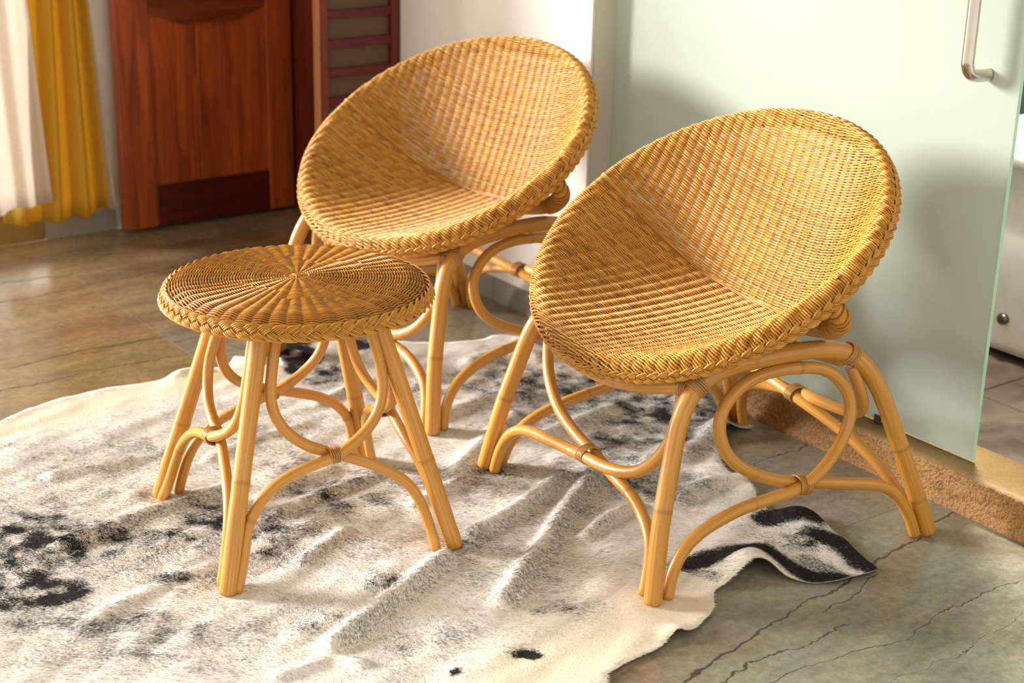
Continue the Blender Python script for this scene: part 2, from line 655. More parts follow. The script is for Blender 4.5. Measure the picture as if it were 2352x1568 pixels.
# floor: grout bed with stone slabs laid on it
floor = box('floor', X_LEFT, WX, Y_FRONT, WY, -0.05, -0.0004, M_GROUT, kind='structure')
TS = 0.821
jx = [WX - TS * i for i in range(6)]
jy = [1.80 + TS * i for i in range(-3, 5)]
g = 0.0008
tile_me = {}
for i in range(len(jx) - 1):
    for j in range(len(jy) - 1):
        x0, x1, y0, y1 = jx[i + 1], jx[i], jy[j], min(jy[j + 1], WY)
        if x1 < X_LEFT or y0 > WY - 0.02: continue
        x0 = max(x0, X_LEFT)
        y0 = max(y0, Y_FRONT)
        key = (round(x1 - x0, 4), round(y1 - y0, 4))
        if key not in tile_me:
            w, d = key[0] / 2 - g, key[1] / 2 - g
            v = [(-w, -d, -0.02), (w, -d, -0.02), (w, d, -0.02), (-w, d, -0.02), (-w, -d, 0), (w, -d, 0), (w, d, 0), (-w, d, 0)]
            me = mesh_data('floor_tile', v, BOXF, M_FLOOR)
            tile_me[key] = me
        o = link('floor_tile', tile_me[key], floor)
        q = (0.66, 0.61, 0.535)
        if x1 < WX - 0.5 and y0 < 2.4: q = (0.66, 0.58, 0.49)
        elif x1 < WX - 0.5: q = (0.70, 0.49, 0.29)          # warm bounced light painted into the window-side slabs
        elif y0 > 3.3: q = (0.66, 0.47, 0.31)  # brown reflection and warm bounce by the door painted in as well
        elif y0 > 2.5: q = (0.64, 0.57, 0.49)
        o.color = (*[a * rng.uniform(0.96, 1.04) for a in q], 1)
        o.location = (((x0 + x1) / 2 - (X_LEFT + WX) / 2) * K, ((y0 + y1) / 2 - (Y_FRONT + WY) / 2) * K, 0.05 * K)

# far wall, with the wide curtained opening on its left
OPEN_X = 1.55
box('wall_left', OPEN_X, 2.50, WY, WY + 0.14, 0, ROOF, M_WALL, kind='structure')
box('wall_left_lintel', X_LEFT, OPEN_X, WY, WY + 0.14, 1.95, ROOF, M_WALL, kind='structure')
bb = box('baseboard_left', OPEN_X, 1.755, WY - 0.008, WY - 0.0005, 0, 0.07, M_CONC, kind='structure', bev=0.001)
sill = box('trim_1', X_LEFT, OPEN_X - 0.002, WY, WY + 0.14, 0, 0.088, M_YTOP, kind='structure')

# right-hand wall between the wooden doorway and the shower room
box('wall_right', WX, 2.46, JAMB_Y, 3.655, 0, ROOF, M_WALL, kind='structure', bev=0.0015)
box('wall_right_lintel', WX, 2.46, 3.655, WY, 1.86, ROOF, M_WALL, kind='structure')
box('wall_jamb', WX + 0.006, 2.459, JAMB_Y - 0.004, JAMB_Y - 0.0002, 0.078, ROOF, M_JAMB, kind='structure')
box('trim_2', WX - 0.004, 2.44, 4.07, 4.299, -0.0003, 1.86, M_RED, kind='structure', bev=0.003)
box('trim_3', WX + 0.0005, 2.44, 3.657, 4.0685, -0.02, 1.86, M_RED, kind='structure', bev=0.003)
br = empty('baseboard_right', (WX, 3.25, 0))
br['kind'] = 'structure'
y = JAMB_Y + 0.001
for L in (0.347, 0.30, 0.15):
    cx = (y + L / 2 - 3.25)
    v = np.array([(-0.008, -L / 2 + .001, 0), (-.0005, -L / 2 + .001, 0), (-.0005, L / 2 - .001, 0), (-0.008, L / 2 - .001, 0),
                  (-0.008, -L / 2 + .001, .058), (-.0005, -L / 2 + .001, .058), (-.0005, L / 2 - .001, .058), (-0.008, L / 2 - .001, .058)])
    me = mesh_data('skirting_tile', v, BOXF, M_CONC)
    o = link('skirting_tile', me, br)
    o.location = (0, cx * K, 0)
    y += L

box('ceiling', X_LEFT, 2.46, Y_FRONT, WY + 0.14, ROOF, ROOF + 0.08, M_CEIL, kind='structure')

# yellow stone threshold of the shower room: two stones
TH = 0.074


def threshold_stone(y0, y1, parent):
    """rough pebbled face, smoother sawn top"""
    nx, ny = 6, int((y1 - y0) / 0.006)
    nz = 12
    V, Fc, fm = [], [], []
    ys = np.linspace(y0, y1, ny)
    prof = [(WX, -0.03)] + [(WX - 0.0, z) for z in np.linspace(0.012, TH - 0.004, nz)] + [(WX + 0.004, TH), (WX + 0.03, TH), (2.447, TH), (2.447, -0.03)]
    n = len(prof)
    for yi, yv in enumerate(ys):
        for k, (px_, pz) in enumerate(prof):
            dx = 0
            if 1 <= k <= nz:
                w = noise.noise(Vector((yv * 55, pz * 70, 0.3))) + 0.6 * noise.noise(Vector((yv * 120, pz * 140, 3)))
                dx = 0.0035 * w * (1 if k > 1 else 0.4)
                dx += 0.003 if k > 1 else 0
            V.append((px_ + dx, yv - 1.7, pz))
    for i in range(ny - 1):
        for k in range(n - 1):
            a = i * n + k
            Fc.append((a, a + n, a + n + 1, a + 1))
            fm.append(0 if k <= nz else 1)
    me = mesh_data('threshold_stone', V, Fc, [M_YSTONE, M_YTOP], True, fmat=fm)
    o = link('threshold_stone', me, parent)
    o.location = (0, 1.7 * K, 0)
    return o


th_root = empty('trim_4')
th_root['kind'] = 'structure'
threshold_stone(1.9935, JAMB_Y, th_root)
threshold_stone(0.4, 1.9935, th_root)

# shower room beyond
bf = box('floor_shower_room', 2.449, 4.4, 0.0, 4.2, -0.05, -0.006, M_BGROUT, kind='structure')
bt_me = None
for i in range(5):
    for j in range(10):
        x0 = 2.452 + i * 0.37
        y0 = 0.255 + j * 0.37
        w = 0.37 / 2 - 0.002
        if bt_me is None:
            v = [(-w, -w, 0), (w, -w, 0), (w, w, 0), (-w, w, 0), (-w, -w, .012), (w, -w, .012), (w, w, .012), (-w, w, .012)]
            bt_me = mesh_data('bath_floor_tile', v, BOXF, M_BTILE)
            bevel_mesh(bt_me, 0.002, 1)
        o = link('bath_floor_tile', bt_me, bf)
        o.location = ((x0 + w - 3.4245) * K, (y0 + w - 2.1) * K, 0.040 * K)
box('wall_shower_room', 4.4, 4.5, 0.0, 4.2, -0.05, ROOF, M_BWALL, kind='structure')
box('wall_shower_side', 2.46, 4.4, 4.2, 4.3, -0.05, ROOF, M_BWALL, kind='structure')


def bathtub():
    root = empty('bathtub', (3.42, 1.75, 0))
    # outer shell lofted from rounded rectangles
    def ring(hx, hy, z, r, n=8):
        P = []
        for (sx, sy, a0) in ((1, 1, 0), (-1, 1, 90), (-1, -1, 180), (1, -1, 270)):
            for k in range(n):
                a = math.radians(a0 + 90 * k / (n - 1))
                P.append((sx * (hx - r) + r * math.cos(a), sy * (hy - r) + r * math.sin(a), z))
        return P
    lev = [(0.335, 0.60, 0.014, 0.10), (0.37, 0.635, 0.02, 0.10), (0.385, 0.65, 0.05, 0.10), (0.40, 0.67, 0.30, 0.10), (0.405, 0.675, 0.462, 0.10),
           (0.418, 0.688, 0.465, 0.10), (0.422, 0.692, 0.475, 0.10), (0.422, 0.692, 0.50, 0.10), (0.415, 0.685, 0.508, 0.10), (0.36, 0.63, 0.508, 0.09),
           (0.34, 0.61, 0.49, 0.09), (0.30, 0.56, 0.15, 0.09), (0.22, 0.48, 0.11, 0.09)]
    V, Fc = [], []
    for l in lev:
        V += ring(*l)
    n = len(V) // len(lev)
    for i in range(len(lev) - 1):
        for k in range(n):
            Fc.append((i * n + k, i * n + (k + 1) % n, (i + 1) * n + (k + 1) % n, (i + 1) * n + k))
    Fc.append(tuple(reversed(range(n))))
    Fc.append(tuple(range((len(lev) - 1) * n, len(lev) * n)))
    link('shell', mesh_data('shell', V, Fc, M_TUB, True), root)
    # chrome overflow knob on the near side
    a = np.linspace(0, 2 * np.pi, 20, endpoint=False)
    prof = [(0.014, 0.0), (0.014, 0.008), (0.011, 0.012), (0.004, 0.013), (0.0, 0.0125)]
    V, Fc = [], []
    for r, d in prof:
        for t in a:
            V.append((-0.389 - d, 0.455 + r * math.cos(t), 0.105 + r * math.sin(t)))
    for i in range(len(prof) - 1):
        for k in range(20):
            Fc.append((i * 20 + k, i * 20 + (k + 1) % 20, (i + 1) * 20 + (k + 1) % 20, (i + 1) * 20 + k))
    link('knob', mesh_data('knob', V, Fc, mat_simple('dark_chrome', (0.18, 0.16, 0.12), 0.25, 1.0), True), root)
    tag(root, 'white bathtub with a round metal knob beyond the glass door', 'bathtub')


bathtub()

# unseen fill lamp, added to brighten the bathtub and the glass
fill_root = empty('fill_lamp', (2.80, 2.2, ROOF - 0.05))
lp = bpy.data.lights.new('shower_fill', 'AREA')
lp.shape = 'DISK'
lp.size = 0.30
lp.energy = 95
lp.color = (1.0, 0.95, 0.86)
lpo = bpy.data.objects.new('fill_light', lp)
COL.objects.link(lpo)
lpo.parent = fill_root
lpo.location = (0, 0, -0.035)
V, Fc = [(0, 0, 0)], []
for k in range(32):
    t = 2 * math.pi * k / 32
    V += [(0.14 * math.cos(t), 0.14 * math.sin(t), 0.0), (0.15 * math.cos(t), 0.15 * math.sin(t), 0.045)]
for k in range(32):
    a, b = 1 + 2 * k, 1 + 2 * ((k + 1) % 32)
    Fc += [(0, b, a), (a, b, b + 1, a + 1)]
link('fill_lamp_body', mesh_data('fill_lamp_body', V, Fc, M_TUB), fill_root)
tag(fill_root, 'round fill lamp, added unseen under the shower room ceiling', 'lamp')
box('ceiling_shower_room', 2.46, 4.5, 0.0, 4.3, ROOF, ROOF + 0.08, M_CEIL, kind='structure')


# frosted sliding glass door with steel pull
def glass_door():
    gx, gy0, gy1, gz0, gz1 = 2.372, 1.752, 2.846, TH + 0.006, 1.90
    root = empty('glass_door', (gx, (gy0 + gy1) / 2, TH + 0.006))
    t = 0.0045
    hy = (gy1 - gy0) / 2
    v = [(-t, -hy, 0), (t, -hy, 0), (t, hy, 0), (-t, hy, 0), (-t, -hy, gz1 - gz0), (t, -hy, gz1 - gz0), (t, hy, gz1 - gz0), (-t, hy, gz1 - gz0)]
    me = mesh_data('pane', v, BOXF, [M_GLASS, M_GEDGE], fmat=[1, 1, 1, 0, 1, 0])
    link('pane', me, root)
    # pull handle (D shape) standing off the pane
    yb = 1.828 - (gy0 + gy1) / 2
    zb = 0.795 - gz0
    xo = -0.055
    P = [(-t, yb - 0.010, zb), (xo + 0.022, yb - 0.004, zb), (xo + 0.006, yb - 0.001, zb + 0.006), (xo, yb, zb + 0.024), (xo, yb, zb + 0.05), (xo, yb, zb + 0.30),
         (xo, yb, zb + 0.33), (xo + 0.006, yb, zb + 0.348), (xo + 0.022, yb, zb + 0.354), (-t, yb, zb + 0.354)]
    C = smooth_path(catmull(P, 0.004), 3)
    V, Q, T = tube(C, 0.0115, 18)
    tri = np.vstack([Q[:, [0, 1, 2]], Q[:, [0, 2, 3]], T])
    link('handle', mesh_data('handle', V, tri, M_STEEL, True), root)['label'] = 'brushed steel pull handle'
    yg = 1.985 - (gy0 + gy1) / 2
    v = [(-.009, yg - .008, -.0055), (.009, yg - .008, -.0055), (.009, yg + .008, -.0055), (-.009, yg + .008, -.0055),
         (-.008, yg - .007, .012), (-.0048, yg - .007, .012), (-.0048, yg + .007, .012), (-.008, yg + .007, .012)]
    link('floor_guide', mesh_data('floor_guide', v, BOXF, M_BLACK), root)
    tag(root, 'frosted pale green glass sliding door with steel pull handle', 'glass door')


glass_door()


# panelled wooden door leaf folded back against the far wall
def wooden_door():
    x0, x1, yf, yb = 1.753, 2.292, 4.22, 4.256
    cx = (x0 + x1) / 2
    root = empty('door_1', (cx, yf, 0.012))
    root['kind'] = 'structure'
    H = 1.80

    def part(name, a, b, z0, z1, y0, y1, mat, bev=0.003):
        v = np.array([(a, y0, z0), (b, y0, z0), (b, y1, z0), (a, y1, z0), (a, y0, z1), (b, y0, z1), (b, y1, z1), (a, y1, z1)]) - [cx, yf, 0]
        me = mesh_data(name, v, BOXF, mat)
        if bev: bevel_mesh(me, bev)
        return link(name, me, root)
    part('stile', x0, 1.853, 0, H, yf, yb, M_DOOR)
    part('stile', 2.211, x1, 0, H, yf, yb, M_DOOR)
    part('bottom_rail', 1.853, 2.211, 0, 0.117, yf + .002, yb, M_DOORR)
    part('top_rail', 1.853, 2.211, 1.66, H, yf + .002, yb, M_DOORR)
    for a, b in ((1.853, 1.995), (1.9965, 2.075), (2.0765, 2.211)):
        part('plank', a, b, 0.10, 0.72, yf + .012, yb - .006, M_DOOR, 0.002)
        part('plank', a, b, 0.78, 1.70, yf + .012, yb - .006, M_DOOR, 0.002)
    # lock rail with a scalloped lower edge
    xs = np.linspace(1.853, 2.211, 25)
    lo = []
    for xv in xs:
        t = (xv - 2.032) / 0.179
        lo.append(0.602 - 0.038 * max(0.0, min(1.0, (1 - abs(t)) / 0.55)) ** 1.0)
    V, Fc = [], []
    for xv, z in zip(xs, lo):
        for (yy, zz) in ((yf + .002, z), (yf + .002, 0.82), (yb, 0.82), (yb, z)):
            V.append((xv - cx, yy - yf, zz))
    for i in range(len(xs) - 1):
        for k in range(4):
            a, b = i * 4 + k, i * 4 + (k + 1) % 4
            Fc.append((a, a + 4, b + 4, b))
    Fc += [(0, 1, 2, 3), tuple(reversed([(len(xs) - 1) * 4 + k for k in range(4)]))]
    link('lock_rail', mesh_data('lock_rail', V, Fc, M_LOCK), root)
    # brass lever
    P = [(1.795 - cx, 0, .668), (1.795 - cx, -.02, .668), (1.80 - cx, -.034, .667), (1.82 - cx, -.038, .664), (1.85 - cx, -.038, .655), (1.868 - cx, -.036, .650)]
    C = smooth_path(catmull(P, .004), 3)
    V, Q, T = tube(C, .0085, 12)
    hd = link('lever_handle', mesh_data('lever_handle', V, np.vstack([Q[:, [0, 1, 2]], Q[:, [0, 2, 3]], T]), M_BRASS, True), root)
    v = np.array([(-.016, -.005, .56), (.016, -.005, .56), (.016, .0, .56), (-.016, .0, .56), (-.016, -.005, .75), (.016, -.005, .75), (.016, 0, .75), (-.016, 0, .75)])
    v[:, 2] = np.where(v[:, 2] < .6, .645, .75)
    v[:, 0] += 1.795 - cx
    me = mesh_data('handle_plate', v, BOXF, M_BRASS)
    bevel_mesh(me, .0015)
    link('handle_plate', me, hd)


wooden_door()


# open louvred shutter leaf standing out from the right-hand wall
def shutter():
    x0, x1, y0, y1 = 2.064, 2.300, 3.648, 3.680
    cx = (x0 + x1) / 2
    root = empty('door_2', (cx, y0, 0.012))
    root['kind'] = 'structure'
    H = 1.80

    def part(name, a, b, c, d, z0, z1, mat, bev=0.0015, me=None):
        if me is None:
            v = np.array([(a, c, z0), (b, c, z0), (b, d, z0), (a, d, z0), (a, c, z1), (b, c, z1), (b, d, z1), (a, d, z1)]) - [cx, y0, 0]
            me = mesh_data(name, v, BOXF, mat)
            if bev: bevel_mesh(me, bev)
        return link(name, me, root)
    part('stile', x0, x0 + .022, y0, y1, 0, H, M_RED)
    part('lit_edge_strip', x0 - .0035, x0 - .0002, y0 + .001, y1 - .001, 0, H, M_LITEDGE, 0.0008)  # light falling on the leaf's edge, put in as a strip of paler wood
    part('stile', x1 - .022, x1, y0, y1, 0, H, M_RED)
    part('back_panel', x0 + .022, x1 - .022, y0 + .018, y1 - .004, 0.01, H - .01, M_BACKP)
    sl = None
    for k in range(23):
        z = 0.669 + 0.0747 * (k - 9) - 0.012
        if z < 0.0 or z > H - 0.03: continue
        if sl is None:
            sl = part('slat', x0 + .022, x1 - .022, y0 + .003, y0 + .018, 0, .021, M_REDX)
            sl.location = (0, 0, (z - .0105) * K)
        else:
            o = link('slat', sl.data, root)
            o.location = (0, 0, (z - .0105) * K)


shutter()


# curtains
def curtain(name, top, bottom, ztop, zbot, folds, amp, y0, mat, label, cat, group=None, phase=0.0, hem=None, seed=1, zwave=0.0):
    nx, nz = 90, 36
    x_c = (bottom[0] + bottom[1]) / 2
    V = []
    for j in range(nz + 1):
        t = j / nz
        z = zbot + (ztop - zbot) * t
        a = bottom[0] + (top[0] - bottom[0]) * min(1, t * (ztop - zbot) / 0.6)
        b = bottom[1] + (top[1] - bottom[1]) * min(1, t * (ztop - zbot) / 0.6)
        for i in range(nx + 1):
            s = i / nx
            ph = s * folds * 2 * math.pi + phase + 0.5 * math.sin(s * 5 + seed)
            yy = amp * (math.sin(ph) + 0.3 * math.sin(2.1 * ph + 1)) * (0.75 + 0.25 * (1 - t)) + 0.012 * math.sin(s * 3 + t * 4 + seed)
            zz = z + zwave * (1 - t) * math.sin(s * 4 + seed)
            V.append((a + (b - a) * s + 0.3 * amp * math.cos(ph) / max(folds, 1) - x_c, yy, zz))
    Fc = []
    for j in range(nz):
        for i in range(nx):
            k = j * (nx + 1) + i
            Fc.append((k, k + 1, k + nx + 2, k + nx + 1))
    me = mesh_data(name, V, Fc, mat, True)
    o = link(name, me)
    o.location = (x_c * K, y0 * K, 0)
    sm = o.modifiers.new('thickness', 'SOLIDIFY')
    sm.thickness = 0.0015
    tag(o, label, cat, group)
    return o


curtain('curtain', (1.45, 1.662), (1.395, 1.682), 1.90, 0.098, 3.1, 0.024, 4.165, M_YEL,
        'ochre yellow curtain hanging in deep folds beside the wooden door', 'curtain', phase=2.2, seed=3, zwave=0.006)
curtain('sheer_curtain', (1.30, 1.476), (1.30, 1.512), 1.90, 0.150, 2.4, 0.013, 4.098, M_SHEER,
        'white sheer curtain in front of the ochre curtain', 'curtain', phase=0.5, seed=5, zwave=0.006)
curtain('sheer_curtain', (1.61, 1.682), (1.62, 1.722), 1.90, 0.085, 1.6, 0.008, 4.225, M_SHEER,
        'narrow strip of white sheer behind the ochre curtain next to the door', 'curtain', phase=0.5, seed=8)
# curtain rail that carries them (above the picture)
P = np.array([(-1.0, 0, 0), (0.40, 0, 0)])
V, Q, T = tube(catmull(P, .2), .012, 10)
rail = link('curtain_rail', mesh_data('curtain_rail', V, np.vstack([Q[:, [0, 1, 2]], Q[:, [0, 2, 3]], T]), M_BRASS, True))
rail.location = (1.36 * K, 4.165 * K, 1.91 * K)
tag(rail, 'brass curtain rail over the curtains', 'curtain rail')

# ------------------------------------------------------------------ bowl chair
RA, RB, RT, RYC, RZC = 0.3760, 0.3320, 0.5973, 0.0332 + 0.0062, 0.5192 + 0.0091
Q0, DEP, GAM = -0.0212, 0.2056, 2.7534
SA, SB = RA * 0.986, RB * 0.986        # woven surface rolls over the rim
RHOC = 0.95
CT, ST = math.cos(RT), math.sin(RT)


def depth(p, q):
    pp = np.clip(p / (SA * RHOC), -0.9995, 0.9995)
    qq = (q - Q0) / (SB * RHOC)
    sgn = np.where(qq < 0, 1 + Q0 / SB, 1 - Q0 / SB)
    qm = np.sqrt(1 - pp ** 2) * sgn
    w = np.abs(qq) / np.maximum(qm, 0.02)
    ds = DEP * (1 - np.abs(pp) ** GAM)
    d_in = np.clip(ds * (1 - 0.80 * w - 0.20 * w ** 2), -0.06, None)
    rho = np.sqrt((p / SA) ** 2 + (q / SB) ** 2)
    t = (rho - RHOC) / (1 - RHOC)
    d_out = np.where(t > 0, 0.017 * np.clip(t, 0, None) ** 1.8 + 0.003 * t, 0.22 * (rho - RHOC))
    k = 0.008
    m = np.maximum(d_in, d_out)
    return m + k * np.log(np.exp((d_in - m) / k) + np.exp((d_out - m) / k)) - k * 0.69


def surf(p, q):
    d = depth(p, q)
    return np.stack([p, RYC + q * CT - d * ST, RZC - q * ST - d * CT], -1)


def normal(p, q):
    e = 1e-4
    n = np.cross(surf(p + e, q) - surf(p - e, q), surf(p, q + e) - surf(p, q - e))
    n = -n
    n /= np.linalg.norm(n, axis=-1)[..., None] + 1e-12
    up = np.array([0, ST, CT])
    s = np.sign(n @ up)
    return n * np.where(s == 0, 1, s)[..., None]


# stake coordinate: arc length along the seam
_p = np.linspace(-SA, SA, 1201)
_s = surf(_p * 0.9999, np.full_like(_p, Q0))
_arc = np.concatenate([[0], np.cumsum(np.linalg.norm(np.diff(_s, axis=0), axis=1))])
STAKE = 0.0235
_sig = _arc / STAKE
_sig -= round(_sig[-1] / 2 * 2) / 2 - 0.0


def p_of(sig): return np.interp(sig, _sig, _p)
def sig_of(p): return np.interp(p, _p, _sig)


def weave(side):
    """side -1: back rest, +1: seat"""
    bag = Bag()
    pitch = 0.0049           # rows of two strands twined round the stakes
    qs = np.linspace(Q0, side * SB * 0.999, 900)
    c = surf(np.zeros_like(qs), qs)
    arc = np.concatenate([[0], np.cumsum(np.linalg.norm(np.diff(c, axis=0), axis=1))])
    nrow = int(arc[-1] / pitch)
    dqds = abs(side * SB - Q0) / arc[-1]
    for r in range(1, nrow + 1):
        q = float(np.interp((r - 0.5) * pitch, arc, qs))
        rr = 1 - (q / SB) ** 2
        if rr <= 0.0004: continue
        pm = SA * math.sqrt(rr) * 0.999
        s0, s1 = sig_of(-pm), sig_of(pm)
        n = max(6, int((s1 - s0) / 0.1667))
        sg = np.linspace(s0, s1, n)
        p = p_of(sg)
        for sgn in (1, -1):
            jit = rng.normal(0, 0.00025) + 0.0002 * np.sin(sg * 0.7 + rng.uniform(0, 6))
            qq = np.clip(q + jit + sgn * 0.0006 * dqds * np.sin(np.pi * sg), -SB * 0.9995, SB * 0.9995)
            P = surf(p, qq)
            N = normal(p, np.full_like(p, q))
            A = 0.0024 * (1 + 0.10 * rng.normal())
            P = P + N * (sgn * A * np.cos(np.pi * sg))[:, None]
            T = np.gradient(P, axis=0)
            T /= np.linalg.norm(T, axis=1)[:, None] + 1e-12
            N = N - T * (N * T).sum(1)[:, None]
            N /= np.linalg.norm(N, axis=1)[:, None] + 1e-12
            B = np.cross(T, N)
            rad = 0.00185 - 0.00030 * np.sin(np.pi * sg) ** 2
            V, Q, _ = tube(P, rad, 5, caps=False, N=N, B=B)
            bag.add(V, Q, tone=np.clip(rng.normal(0.5, 0.2), 0, 1))
    # stakes, in pairs
    for k in range(int(math.ceil(_sig[0])) + 1, int(math.floor(_sig[-1]))):
        for off in (-0.0013, 0.0013):
            p = float(p_of(k)) + off
            if abs(p) > SA * 0.985: continue
            qm = side * SB * math.sqrt(1 - (p / SA) ** 2) * 0.995
            m = max(4, int(abs(qm - Q0) / 0.012))
            q = np.linspace(Q0, qm, m)
            pa = np.full_like(q, p)
            P = surf(pa, q)
            N = normal(pa, q)
            T = np.gradient(P, axis=0)
            T /= np.linalg.norm(T, axis=1)[:, None] + 1e-12
            N = N - T * (N * T).sum(1)[:, None]
            N /= np.linalg.norm(N, axis=1)[:, None] + 1e-12
            V, Q, _ = tube(P, 0.0010, 5, caps=False, N=N, B=np.cross(T, N))
            bag.add(V, Q, tone=0.75)
    return bag.mesh('back_weave' if side < 0 else 'seat_weave', M_STRAND)


def braid(C, O, S, width, thick, wavelen, nstr, r, bagname, mat):
    """flat three-bundle plait along closed curve C; O = face direction, S = across"""
    seg = np.linalg.norm(np.roll(C, -1, 0) - C, axis=1)
    arc = np.concatenate([[0], np.cumsum(seg)])
    L = arc[-1]
    waves = int(round(L / wavelen))
    ns = waves * 16
    t = np.arange(ns) / ns
    Ci = np.stack([np.interp(t * L, arc, np.append(C[:, k], C[0, k])) for k in range(3)], -1)
    Oi = np.stack([np.interp(t * L, arc, np.append(O[:, k], O[0, k])) for k in range(3)], -1)
    Si = np.stack([np.interp(t * L, arc, np.append(S[:, k], S[0, k])) for k in range(3)], -1)
    bag = Bag()
    for b in range(3):
        th = 2 * np.pi * waves * t + 2 * np.pi * b / 3
        lat = np.sin(th) * width * 0.5
        hgt = np.sin(2 * th) * thick
        dlat = np.cos(th)
        for k in range(nstr):
            o = (k - (nstr - 1) / 2) * r * 1.85
            # strands lie beside one another across the bundle
            P = Ci + Si * (lat + o * 0.55)[:, None] + Oi * (hgt + 0.0 * o)[:, None]
            # shift along the run so that the strands stay side by side on the slopes
            sh = (o * 0.9 * np.sign(dlat) * np.minimum(1, np.abs(dlat) * 2))
            Tn = np.roll(Ci, -1, 0) - np.roll(Ci, 1, 0)
            Tn /= np.linalg.norm(Tn, axis=1)[:, None]
            P = P - Tn * sh[:, None]
            V, Q, _ = tube(P, r, 5, closed=True)
            bag.add(V, Q, tone=np.clip(rng.normal(0.55, 0.2), 0, 1))
    return bag.mesh(bagname, mat)


def rim_curve(f, d, n=400):
    th = np.linspace(0, 2 * np.pi, n, endpoint=False)
    p = RA * f * np.cos(th)
    q = RB * f * np.sin(th)
    P = np.stack([p, RYC + q * CT - d * ST, RZC - q * ST - d * CT], -1)
    up = np.array([0, ST, CT])
    o = np.stack([np.cos(th) / RA, np.sin(th) / RB * CT, -np.sin(th) / RB * ST], -1)
    o /= np.linalg.norm(o, axis=1)[:, None]
    return P, o, np.broadcast_to(up, P.shape).copy()


def mirror(L): return [(-x, y, z) for x, y, z in L]


SIDE_LOOP = [(-0.296, 0.266, 0.0), (-0.291, 0.26, 0.023), (-0.287, 0.249, 0.052), (-0.282, 0.225, 0.081), (-0.278, 0.184, 0.103), (-0.275, 0.115, 0.122),
             (-0.277, 0.053, 0.13), (-0.282, -0.01, 0.142), (-0.276, -0.058, 0.168), (-0.265, -0.097, 0.2), (-0.257, -0.12, 0.239), (-0.251, -0.12, 0.274),
             (-0.246, -0.099, 0.308), (-0.242, -0.065, 0.333), (-0.24, -0.015, 0.343), (-0.24, 0.047, 0.345), (-0.241, 0.1, 0.334), (-0.246, 0.137, 0.308),
             (-0.25, 0.153, 0.281), (-0.256, 0.151, 0.244), (-0.261, 0.132, 0.21), (-0.265, 0.093, 0.182), (-0.264, 0.044, 0.159), (-0.263, -0.011, 0.142),
             (-0.266, -0.053, 0.135), (-0.273, -0.118, 0.122), (-0.277, -0.176, 0.111), (-0.28, -0.212, 0.093), (-0.284, -0.234, 0.067), (-0.29, -0.253, 0.034), (-0.294, -0.264, 0.0)]
FRONT_A = [(0.272, 0.292, 0.0), (0.268, 0.284, 0.042), (0.254, 0.276, 0.077), (0.221, 0.27, 0.103), (0.174, 0.267, 0.117), (0.097, 0.266, 0.128), (-0.017, 0.264, 0.142),
           (-0.081, 0.26, 0.147), (-0.139, 0.252, 0.16), (-0.175, 0.243, 0.18), (-0.205, 0.233, 0.214), (-0.219, 0.223, 0.249), (-0.221, 0.212, 0.286), (-0.213, 0.203, 0.33)]
FRONT_B = [(-0.270, 0.296, 0.0), (-0.262, 0.284, 0.035), (-0.246, 0.271, 0.077), (-0.218, 0.263, 0.098), (-0.175, 0.255, 0.118), (-0.126, 0.25, 0.126), (-0.076, 0.247, 0.132),
           (-0.006, 0.243, 0.143), (0.05, 0.242, 0.153), (0.105, 0.24, 0.168), (0.148, 0.236, 0.191), (0.19, 0.226, 0.226), (0.212, 0.215, 0.27), (0.216, 0.206, 0.32)]
BACK_A = [(-0.262, -0.288, 0.0), (-0.252, -0.272, 0.04), (-0.230, -0.252, 0.085), (-0.185, -0.232, 0.122), (-0.120, -0.218, 0.148), (0.0, -0.196, 0.178), (0.085, -0.190, 0.19),
          (0.150, -0.185, 0.201), (0.202, -0.176, 0.216), (0.236, -0.164, 0.241), (0.242, -0.145, 0.283), (0.234, -0.128, 0.32)]
BACK_B = [(0.262, -0.288, 0.0), (0.252, -0.272, 0.04), (0.230, -0.254, 0.085), (0.185, -0.238, 0.122), (0.120, -0.228, 0.148), (0.0, -0.214, 0.178), (-0.085, -0.200, 0.192),
          (-0.150, -0.191, 0.203), (-0.202, -0.180, 0.218), (-0.236, -0.166, 0.243), (-0.242, -0.147, 0.285), (-0.234, -0.130, 0.325)]
LEG_FRONT = [(-0.301, 0.298, 0.0), (-0.278, 0.275, 0.128), (-0.261, 0.250, 0.224), (-0.249, 0.232, 0.288), (-0.244, 0.219, 0.312), (-0.240, 0.203, 0.334), (-0.238, 0.190, 0.345)]
SIDE_RAIL = [(-0.2385, 0.193, 0.343), (-0.237, 0.175, 0.353), (-0.236, 0.155, 0.361), (-0.236, 0.115, 0.368), (-0.236, 0.047, 0.371), (-0.236, -0.036, 0.370), (-0.237, -0.095, 0.361), (-0.239, -0.122, 0.351)]
LEG_REAR = [(-0.2385, -0.118, 0.352), (-0.240, -0.136, 0.342), (-0.245, -0.164, 0.312), (-0.252, -0.191, 0.266), (-0.265, -0.222, 0.189), (-0.280, -0.258, 0.096), (-0.295, -0.294, 0.0)]
FRONT_RAIL_H = [(-0.230, 0.197, 0.341), (-0.195, 0.224, 0.332), (-0.15, 0.243, 0.321), (-0.08, 0.257, 0.309), (0.0, 0.261, 0.304)]


